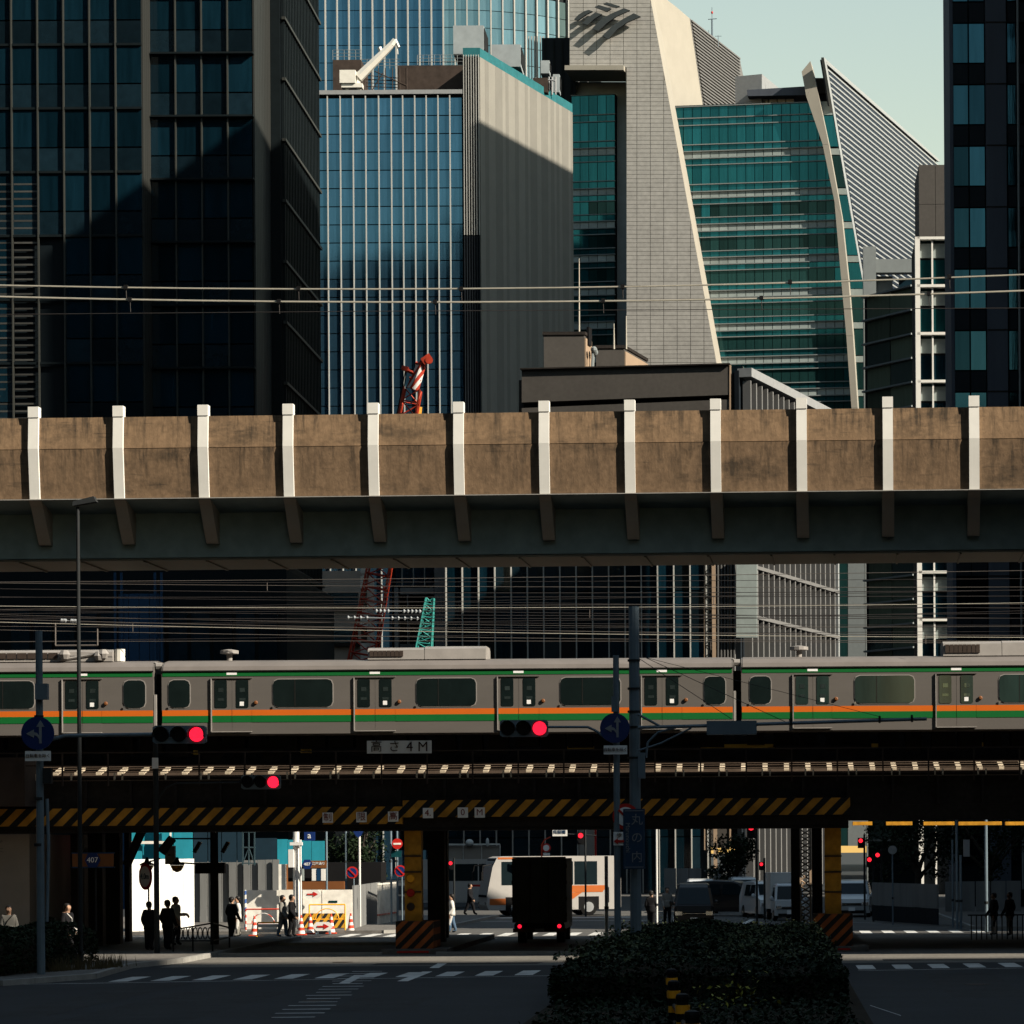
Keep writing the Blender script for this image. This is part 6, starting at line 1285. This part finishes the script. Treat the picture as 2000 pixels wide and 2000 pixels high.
    for i, (lab, x, yt, d, r, mt) in enumerate((('lit white pole beside the coach tail', 1184, 1672, 112.5, .07, 'white_paint'), ('white pole behind the blue name sign', 1282, 1600, 118, .04, 'white_paint'), ('steel pole pair at the right hoarding', 1868, 1560, 122, .055, 'pole_grey'), ('second steel pole at the right hoarding', 1876, 1670, 122, .055, 'pole_grey'), ('thin pole with meter box at the right', 1860, 1640, 124, .04, 'pole_grey'), ('dark pole near the right picture edge', 1925, 1560, 118, .07, 'pole_grey'), ('grey lamp post with round mirror on the right', 1743, 1660, 130, .035, 'pole_grey'))):
        s = thing('street_pole', lab, 'pole', W(x, 1800, d), 'far street poles'); gpole(s, 'post', mt, x, yt, d, r); b = MB(); p = W(x, yt, d); b.lathe((p.x, d, 1.2), [(r*1.3, -.05), (r*1.3, .05)], 8); b.build('band', M['pole_dark'], s)
        if 'mirror' in lab: disc(s, 'mirror', 'grey_paint', (p.x, d-.05, p.z), .2)
        if 'meter' in lab: pb(s, 'meter_box', 'grey_paint', 1882, 1640, 1894, 1673, d-.1, .2)
    t = thing('pipe_railing', 'dark railing in front of the people at far right', 'railing', W(1940, 1830, 108)); d = 108
    for i in range(12): p = W(1897+i*10, 1790, d); ibox('baluster', M['black'], t, (p.x, d, .45), (.04, .04, .9))
    p = W(1890, 1790, d); q = W(2020, 1790, d); ibox('handrail', M['black'], t, ((p.x+q.x)/2, d, .92), (q.x-p.x, .06, .05))
site()

# ================================================================== VEHICLES
def vehicle(name, label, cat, x, d, yaw, prof, wd, mt, L, belt, roofw, ws, sides, wheels, wr=.31, grp=None, lights=True, rear=None, plate_z=.62):
    """prof: side outline (y, z) front at -y; ws: index of the windscreen segment; sides: side windows"""
    p = W(x, 1700, d); t = thing(name, label, cat, (p.x, d, 0), grp); t.rotation_euler = (0, 0, yaw)
    hw = lambda z: wd/2 if z <= belt else wd/2-(wd/2-roofw/2)*((z-belt)/(max(q[1] for q in prof)-belt))**1.2
    b = MB(); n = len(prof); vs = []
    for s in (-1, -.86, .86, 1):
        for y, z in prof:
            k = abs(s); inset = 0 if k < 1 else .05; cy = sum(q[0] for q in prof)/n; vs.append((s*hw(z), y-(.06 if y > 0 else -.06)*(k == 1), z-(.05 if (k == 1 and z > 1) else 0)))
    fs = [tuple(range(n)), tuple(3*n+i for i in range(n-1, -1, -1))]
    for k in range(3):
        for i in range(n): j = (i+1) % n; fs.append((k*n+i, (k+1)*n+i, (k+1)*n+j, k*n+j))
    b.add(vs, fs); lbuild(b, 'body', M[mt], t)
    def strip(i, f0, f1, w0, w1, nm, m, off=.012):
        (y0, z0), (y1, z1) = prof[i], prof[i+1]; a = Vector((0, y0+(y1-y0)*f0, z0+(z1-z0)*f0)); c = Vector((0, y0+(y1-y0)*f1, z0+(z1-z0)*f1)); nn = Vector((0, -(z1-z0), (y1-y0))).normalized()
        if nn.y > 0 and i < n/2: nn = -nn
        q = MB(); A = [Vector((-hw(a.z)*w0, a.y, a.z)), Vector((hw(a.z)*w0, a.y, a.z)), Vector((hw(c.z)*w1, c.y, c.z)), Vector((-hw(c.z)*w1, c.y, c.z))]; q.add([v+nn*off for v in A]+[v-nn*.02 for v in A], [(0,1,2,3),(0,4,5,1),(1,5,6,2),(2,6,7,3),(3,7,4,0)]); return lbuild(q, nm, M[m], t)
    strip(ws, .07, .93, .86, .84, 'windscreen', 'car_glass')
    for y0, y1, z0, z1 in sides:
        for s in (-1, 1):
            q = MB(); A = [Vector((s*(hw(z)+.006), y, z)) for y, z in ((y0, z0), (y1, z0), (y1-.04, z1), (y0+(.25 if y0 < -.5 else .04), z1))]; q.add(A+[v-Vector((s*.03, 0, 0)) for v in A], [(0,1,2,3),(0,4,5,1),(1,5,6,2),(2,6,7,3),(3,7,4,0)]); lbuild(q, 'side_window', M['car_glass'], t)
    for y in wheels:
        for s in (-1, 1):
            q = MB(); q.lathe((s*(wd/2-.08), y, wr), [(wr*.75, -.11), (wr, -.08), (wr, .08), (wr*.75, .11)], 18, 'X'); o = lbuild(q, 'tyre', M['rubber'], t); q = MB(); q.lathe((s*(wd/2-.08), y, wr), [(wr*.3, -.12), (wr*.66, -.115), (wr*.66, .115), (wr*.3, .12)], 12, 'X'); lbuild(q, 'rim', M['chrome'], o)
    yf = prof[1][0]
    if lights:
        for s in (-1, 1):
            q = MB(); q.box(s*wd*.30, s*wd*.475, yf-.02, yf+.25, belt*.60, belt*.76); lbuild(q, 'headlight', M['chrome'], t)
            q = MB(); q.ell((s*(wd/2+.12), prof[ws][0]+.25, belt+.12), (.1, .06, .12), 8, 6); q.box(s*(wd/2-.05), s*(wd/2+.06), prof[ws][0]+.22, prof[ws][0]+.27, belt+.02, belt+.1); lbuild(q, 'wing_mirror', M[mt], t)
        q = MB(); q.box(-wd*.28, wd*.28, yf-.025, yf+.1, belt*.60, belt*.72); lbuild(q, 'grille', M['black'], t)
        q = MB(); q.box(-wd*.29, wd*.29, yf-.035, yf+.1, belt*.66, belt*.675); lbuild(q, 'grille_bar', M['chrome'], t)
        q = MB(); q.box(-.165, .165, yf-.05, yf, plate_z-.085-.2, plate_z+.085-.2); lbuild(q, 'number_plate', M['sign_white'], t)
        q = MB(); q.box(-wd*.40, wd*.40, yf-.03, yf+.1, .2, .36); lbuild(q, 'bumper_intake', M['black'], t)
    return t
VAN = [(-2.28, .22), (-2.34, .62), (-2.26, 1.02), (-1.42, 1.80), (-1.15, 1.93), (0, 1.98), (2.2, 1.94), (2.33, 1.1), (2.33, .25)]
MPV = [(-2.3, .22), (-2.36, .60), (-2.25, .92), (-1.55, 1.12), (-.75, 1.72), (-.45, 1.81), (.6, 1.86), (2.1, 1.78), (2.33, 1.1), (2.33, .25)]
vehicle('black_van', 'black van facing the camera behind the hedge', 'van', 1354, 127, math.radians(2), VAN, 1.70, 'car_black', 4.7, 1.02, 1.36, 2, [(-1.6, -.6, 1.15, 1.72), (-.5, .8, 1.15, 1.72), (.9, 2.1, 1.15, 1.72)], (-1.5, 1.4))
vehicle('black_minivan', 'black minivan seen from the side behind the black van', 'car', 1424, 150, math.radians(72), MPV, 1.75, 'car_black', 4.7, 1.0, 1.4, 3, [(-1.0, .1, 1.1, 1.65), (.2, 1.2, 1.1, 1.65), (1.3, 2.0, 1.1, 1.6)], (-1.45, 1.4))
vehicle('white_minivan', 'white minivan with big grille next to the kei truck', 'car', 1496, 146, math.radians(14), MPV, 1.72, 'car_white', 4.7, 1.0, 1.38, 3, [(-1.0, .1, 1.1, 1.65), (.2, 1.2, 1.1, 1.65)], (-1.45, 1.4))
vehicle('white_minivan', 'white minivan right of the right yellow column', 'car', 1667, 147, math.radians(-4), MPV, 1.75, 'car_white', 4.7, 1.0, 1.4, 3, [(-1.0, .1, 1.1, 1.65), (.2, 1.2, 1.1, 1.65)], (-1.45, 1.4))
vehicle('silver_car', 'pale car roof showing behind the black van', 'car', 1368, 158, math.radians(3), MPV, 1.75, 'car_white', 4.7, 1.0, 1.4, 3, [(-1.0, .1, 1.1, 1.65)], (-1.45, 1.4))
vehicle('pale_car', 'pale car queued behind the white minivan', 'car', 1452, 168, math.radians(5), MPV, 1.75, 'car_white', 4.7, 1.0, 1.4, 3, [(-1.0, .1, 1.1, 1.65)], (-1.45, 1.4))
KEI = [(-1.65, .25), (-1.70, .60), (-1.62, .98), (-1.25, 1.70), (-1.05, 1.78), (-.35, 1.78), (-.3, .4)]
k = vehicle('kei_truck', 'small white box truck with sunlit cargo box', 'truck', 1533, 140, math.radians(8), KEI, 1.46, 'car_white', 3.4, .95, 1.25, 2, [(-1.2, -.5, 1.05, 1.6)], (-1.1, 1.1), wr=.27)
b = MB(); b.box(-.74, .74, -.25, 1.7, .55, 2.3); lbuild(b, 'cargo_box', M['white_paint'], k); b = MB(); b.box(-.6, .6, -.3, 1.65, .35, .54); lbuild(b, 'chassis', M['black'], k)
def box_truck():
    d = 106.8; p = W(1053, 1700, d); t = thing('box_truck', 'dark box truck seen from behind with red tail lamps lit', 'truck', (p.x, d, 0)); t.rotation_euler = (0, 0, .02)
    b = MB(); b.box(-1.0, 1.0, .02, 4.4, .78, 3.14); lbuild(b, 'cargo_box', M['truck_dark'], t)
    for x0, x1 in ((-.97, -.34), (-.32, .32), (.34, .97)):
        for z0, z1 in ((.84, 1.5), (1.52, 3.08)): b = MB(); b.box(x0, x1, -.02, .015, z0, z1); lbuild(b, 'rear_door', M['truck_dark'], t)
    for x in (-.99, .99):
        for z in (1.0, 1.6, 2.2, 2.8): b = MB(); b.box(x-.03, x+.03, -.035, .02, z, z+.12); lbuild(b, 'hinge', M['steel_brown'], t)
    for x in (-.33, .33): b = MB(); b.tube((x, -.05, .82), (x, -.05, 3.08), .02, n=6); lbuild(b, 'lock_rod', M['steel_brown'], t)
    b = MB(); b.box(-.98, .98, .0, .06, 3.145, 3.2); lbuild(b, 'top_rail', M['steel_brown'], t)
    b = MB(); b.box(-.9, .9, .1, 6.2, .5, .77); lbuild(b, 'chassis', M['black'], t); b = MB(); b.box(-.98, .98, .02, .2, .42, .56); lbuild(b, 'bumper', M['steel_brown'], t)
    for x in (-.73, .73): b = MB(); b.lathe((x, -.0, .64), [(.075, 0), (.075, .03)], 14, 'Y'); lbuild(b, 'tail_lamp', M['red_lamp'], t); b = MB(); b.box(x-.2, x+.2, .01, .05, .57, .72); lbuild(b, 'lamp_housing', M['black'], t)
    b = MB(); b.box(-.17, .17, .0, .02, .45, .55); lbuild(b, 'number_plate', M['grey_paint'], t)
    b = MB(); b.box(-.92, .92, 4.5, 6.1, .6, 2.3); lbuild(b, 'cab', M['truck_dark'], t)
    for x in (-.72, .72):
        for y in (1.4, 5.2): b = MB(); b.lathe((x, y, .4), [(.4, -.15), (.4, .15)], 16, 'X'); lbuild(b, 'wheel', M['rubber'], t)
box_truck()
def bus(name, label, x, d, yaw, L, H, wd, parts):
    p = W(x, 1700, d); t = thing(name, label, 'bus', (p.x, d, 0), 'coaches in the junction'); t.rotation_euler = (0, 0, yaw); h = L/2; z0 = .34
    prof = [(-h+.12, z0), (-h, z0+.25), (-h+.02, 1.15), (-h+.32, 2.6), (-h+.55, H-.08), (-h+.8, H), (h-.4, H), (h-.12, H-.15), (h, 1.9), (h, z0+.1), (h-.1, z0)]
    b = MB(); b.prism(prof, lambda y, z, s: (s, y, z), -wd/2, wd/2); body = lbuild(b, 'body', M['bus_white'], t)
    def side(nm, mt, y0, y1, za, zb, o=.012, sk=0):
        for s in (-1, 1):
            b = MB(); A = [(s*(wd/2+o), y0, za), (s*(wd/2+o), y1, za), (s*(wd/2+o), y1+sk, zb), (s*(wd/2+o), y0+sk, zb)]; b.add(A+[(s*(wd/2-.02), a[1], a[2]) for a in A], [(0,1,2,3),(0,4,5,1),(1,5,6,2),(2,6,7,3),(3,7,4,0)]); lbuild(b, nm, M[mt], t)
    b = MB(); b.add([(-wd*.46, -h-.012, 1.02), (wd*.46, -h-.012, 1.02), (wd*.45, -h+.50, H-.14), (-wd*.45, -h+.50, H-.14), (-wd*.46, -h+.04, 1.02), (wd*.46, -h+.04, 1.02), (wd*.45, -h+.6, H-.14), (-wd*.45, -h+.6, H-.14)], [(0,1,2,3),(0,4,5,1),(1,5,6,2),(2,6,7,3),(3,7,4,0)]); lbuild(b, 'windscreen', M['car_glass'], t)
    n = 4; y0 = -h+.75; y1 = h-1.25
    for i in range(n): side('side_window', 'car_glass', y0+(y1-y0)*i/n+.04, y0+(y1-y0)*(i+1)/n-.04, 1.65, H-.28)
    for a in parts: side(*a)
    for s in (-1, 1):
        for y in (-h+1.55, h-1.75): b = MB(); b.lathe((s*(wd/2-.12), y, .47), [(.3, -.14), (.46, -.12), (.46, .12), (.3, .14)], 18, 'X'); o = lbuild(b, 'tyre', M['rubber'], t); b = MB(); b.lathe((s*(wd/2-.12), y, .47), [(.1, -.16), (.27, -.15), (.27, .15), (.1, .16)], 12, 'X'); lbuild(b, 'rim', M['grey_paint'], o)
        b = MB(); b.path([Vector((s*wd*.4, -h+.5, H-.4)), Vector((s*wd*.5, -h-.2, H-.5)), Vector((s*wd*.52, -h-.25, H-.9))], .03); b.box(s*wd*.48, s*wd*.56, -h-.3, -h-.2, H-1.25, H-.8); lbuild(b, 'mirror', M['black'], t)
    side('wheel_arch', 'black', -h+1.0, -h+2.1, .35, 1.02, .008); side('wheel_arch', 'black', h-2.3, h-1.2, .35, 1.02, .008)
    side('luggage_door', 'bus_white', -h+2.3, h-2.5, .42, 1.3, .014)
    for x_ in (-wd*.38, wd*.38): b = MB(); b.box(x_-.18, x_+.18, -h-.03, -h+.1, .62, .78); lbuild(b, 'headlight', M['chrome'], t)
    return t
bus('orange_coach', 'white coach with orange panels turning behind the truck', 1073, 153, math.radians(-73), 7.2, 3.15, 2.3, [('orange_panel', 'bus_orange', -3.45, -2.6, .62, .95), ('orange_panel', 'bus_orange', -1.0, 2.6, 1.25, 1.6, .016, .25), ('orange_panel', 'bus_orange', -1.0, 1.0, .9, 1.24, .016, .5), ('orange_panel', 'bus_orange', -3.0, -1.6, 3.0, 3.1), ('rear_vent', 'black', 2.75, 2.95, .7, 1.5, .016, .0)])
bus('white_coach', 'white coach with passengers left of the orange coach', 938, 176, math.radians(78), 8.2, 2.95, 2.3, [('name_band', 'sign_red', -1.6, .2, 1.28, 1.42), ('grey_skirt', 'grey_paint', -3.9, 3.9, .5, 1.15, .01)])

# ================================================================== PEOPLE
def person(label, x, d, h, yaw, top, legs, hair='hair', stride=.10, arm=(.10, -.02), base=0., bag=None, shoes='black', lean=0., grp='people on foot', handup=0.):
    p = W(x, 1750, d); t = thing('person', label, 'person', (p.x, d, base), grp); t.rotation_euler = (0, 0, yaw); s = h
    V = []; E = []; R = []
    def v(q, r): V.append(Vector(q)*s); R.append(r*s); return len(V)-1
    def e(*k):
        for a, c in zip(k[:-1], k[1:]): E.append((a, c))
    pel = v((0, 0, .52), .096); ab = v((0, -lean*.3, .60), .094); ch = v((0, -lean*.8, .72), .112); nb = v((0, -lean, .815), .05); nk = v((0, -lean-.005, .85), .033); hd = v((0, -lean-.018, .895), .055); ht = v((0, -lean-.01, .95), .056); v2 = v((0, -lean-.005, .985), .036); e(pel, ab, ch, nb, nk, hd, ht, v2)
    nose = v((0, -lean-.083, .915), .010); e(hd, nose)
    for sg in (-1, 1):
        f = stride*sg; hip = v((.052*sg, 0, .485), .076); kn = v((.056*sg, -f*.55-.01, .275), .056); an = v((.056*sg, -f+.03, .06), .038); to = v((.06*sg, -f-.07, .022), .026); e(pel, hip, kn, an, to)
        sh = v((.098*sg, -lean, .785), .060); el = v((.13*sg, -lean-arm[1]*sg+.01, .625), .046); up = handup if sg > 0 else 0
        wr = v((.118*sg, -lean-arm[0]*.5-.06-arm[1]*sg*1.2-.1*up, .485+.15*up), .033); pm = v((.116*sg, -lean-arm[0]*.5-.075-arm[1]*sg*1.3-.13*up, .45+.15*up), .021); e(ch, sh, el, wr, pm)
        q = V[pm]/s
        for k in range(4): fa = v(q+Vector((0, .018-.012*k, -.022)), .006); fb = v(q+Vector((-.006*sg, .016-.012*k-.004, -.045+.004*abs(k-1))), .005); e(pm, fa, fb)
        th = v(q+Vector((-.012*sg, -.03, -.012)), .006); e(pm, th)
    me = bpy.data.meshes.new('person'); me.from_pydata(V, E, []); ob = bpy.data.objects.new('person_tmp', me); C.objects.link(ob)
    m = ob.modifiers.new('s', 'SKIN'); sd = ob.modifiers.new('u', 'SUBSURF'); sd.levels = 2; sd.render_levels = 2
    for i, q in enumerate(me.skin_vertices[0].data): q.radius = (R[i], R[i]*(.72 if i in (ab, ch) else .85 if i == pel else 1)); q.use_root = (i == pel)
    dg = bpy.context.evaluated_depsgraph_get(); nm = bpy.data.meshes.new_from_object(ob.evaluated_get(dg)); bpy.data.objects.remove(ob); bpy.data.meshes.remove(me)
    mats = [M['skin'], M[top], M[legs], M[shoes]]; nm.materials.clear()
    for q in mats: nm.materials.append(q)
    for f in nm.polygons:
        c = f.center/s; hand = abs(c.x) > .085 and c.z < .475+.15*handup and c.z > .36 and c.y < -.04-lean*.3
        f.material_index = 3 if c.z < .045 else 0 if (c.z > .832 or hand) else 2 if c.z < .50 and abs(c.x) < .1 else 1; f.use_smooth = True
    nm.name = 'body'; o = bpy.data.objects.new('body', nm); C.objects.link(o); o.parent = t
    b = MB(); b.ell((0, (-lean+.008)*s, .948*s), (.062*s, .068*s, .058*s), 12, 8); b.ell((0, (-lean+.03)*s, .915*s), (.055*s, .045*s, .05*s), 10, 6); lbuild(b, 'hair', M[hair], t, True)
    # coat hem: short flared shell around the hips
    b = MB(); b.lathe((0, 0, .44*s), [(.118*s, 0), (.115*s, .06*s), (.105*s, .16*s), (.104*s, .2*s)], 14); 
    for i, q in enumerate(b.v): b.v[i] = (q[0]*1.0, q[1]*.8, q[2])
    lbuild(b, 'coat_hem', M[top], t, True)
    if bag:
        b = MB(); b.rbox((.10*s*bag[1], -.03*s, .50*s), (.07*s, .17*s, .15*s)); lbuild(b, 'shoulder_bag', M[bag[0]], t)
        b = MB(); b.path([Vector((.10*s*bag[1], -.02*s, .57*s)), Vector((.03*s*bag[1], -.085*s-lean*s, .72*s)), Vector((-.06*s*bag[1], -.05*s-lean*s, .82*s))], .009*s, 5); lbuild(b, 'strap', M[bag[0]], t)
    return t
person('person in grey top and jeans walking right past the barrier', 552, 117.3, 1.70, math.radians(75), 'cloth_grey', 'cloth_denim', stride=.08)
person('person in black jacket holding a dark coat before the barrier', 570, 117.1, 1.72, math.radians(80), 'cloth_black', 'cloth_black', stride=.04, bag=('cloth_black', 1))
person('person in long black coat standing left of the checked post', 452, 115, 1.68, math.radians(150), 'cloth_black', 'cloth_black', stride=.04, lean=.01)
person('person in white top facing the one in the black coat', 464, 118, 1.66, math.radians(-70), 'cloth_white', 'cloth_grey', stride=.04)
person('dark silhouetted person waiting beside the height limit post', 291, 97.6, 1.66, math.radians(170), 'cloth_black', 'cloth_black', stride=.03, base=.14)
person('dark silhouetted person waiting behind the dark signal pole', 327, 98.4, 1.70, math.radians(160), 'cloth_black', 'cloth_black', stride=.04, base=.14)
person('person in pale top looking at a phone by the hoarding', 343, 103, 1.74, math.radians(70), 'cloth_white', 'cloth_black', stride=.03, base=.14, handup=1.)
person('person in black jacket over a white shirt by the shrubs', 131, 91.5, 1.72, math.radians(60), 'cloth_black', 'cloth_black', stride=.05, base=.14, bag=('cloth_white', 1))
person('person in pale shirt with a dark shoulder strap at left edge', 17, 88.5, 1.72, math.radians(15), 'cloth_grey', 'cloth_black', stride=.05, base=.14, bag=('cloth_black', -1))
person('distant dark figure crossing in front of the white coach', 918, 156, 1.70, math.radians(80), 'cloth_black', 'cloth_black', stride=.15)
person('dark person behind the railing near the right edge', 1972, 112, 1.70, math.radians(-60), 'cloth_black', 'cloth_grey', stride=.06, base=.02)
person('person in dark coat with pale trousers behind the right railing', 1941, 113, 1.66, math.radians(-70), 'cloth_black', 'cloth_white', stride=.06, base=.02)
person('dark pedestrian by the lit pole behind the hedge', 1272, 124, 1.70, math.radians(170), 'cloth_black', 'cloth_black', stride=.05)
person('dark pedestrian farther back left of the black van', 1303, 135, 1.70, math.radians(10), 'cloth_grey', 'cloth_black', stride=.06)
person('person half hidden behind the left bridge column', 882, 122, 1.64, math.radians(-80), 'cloth_white', 'cloth_denim', stride=.08)
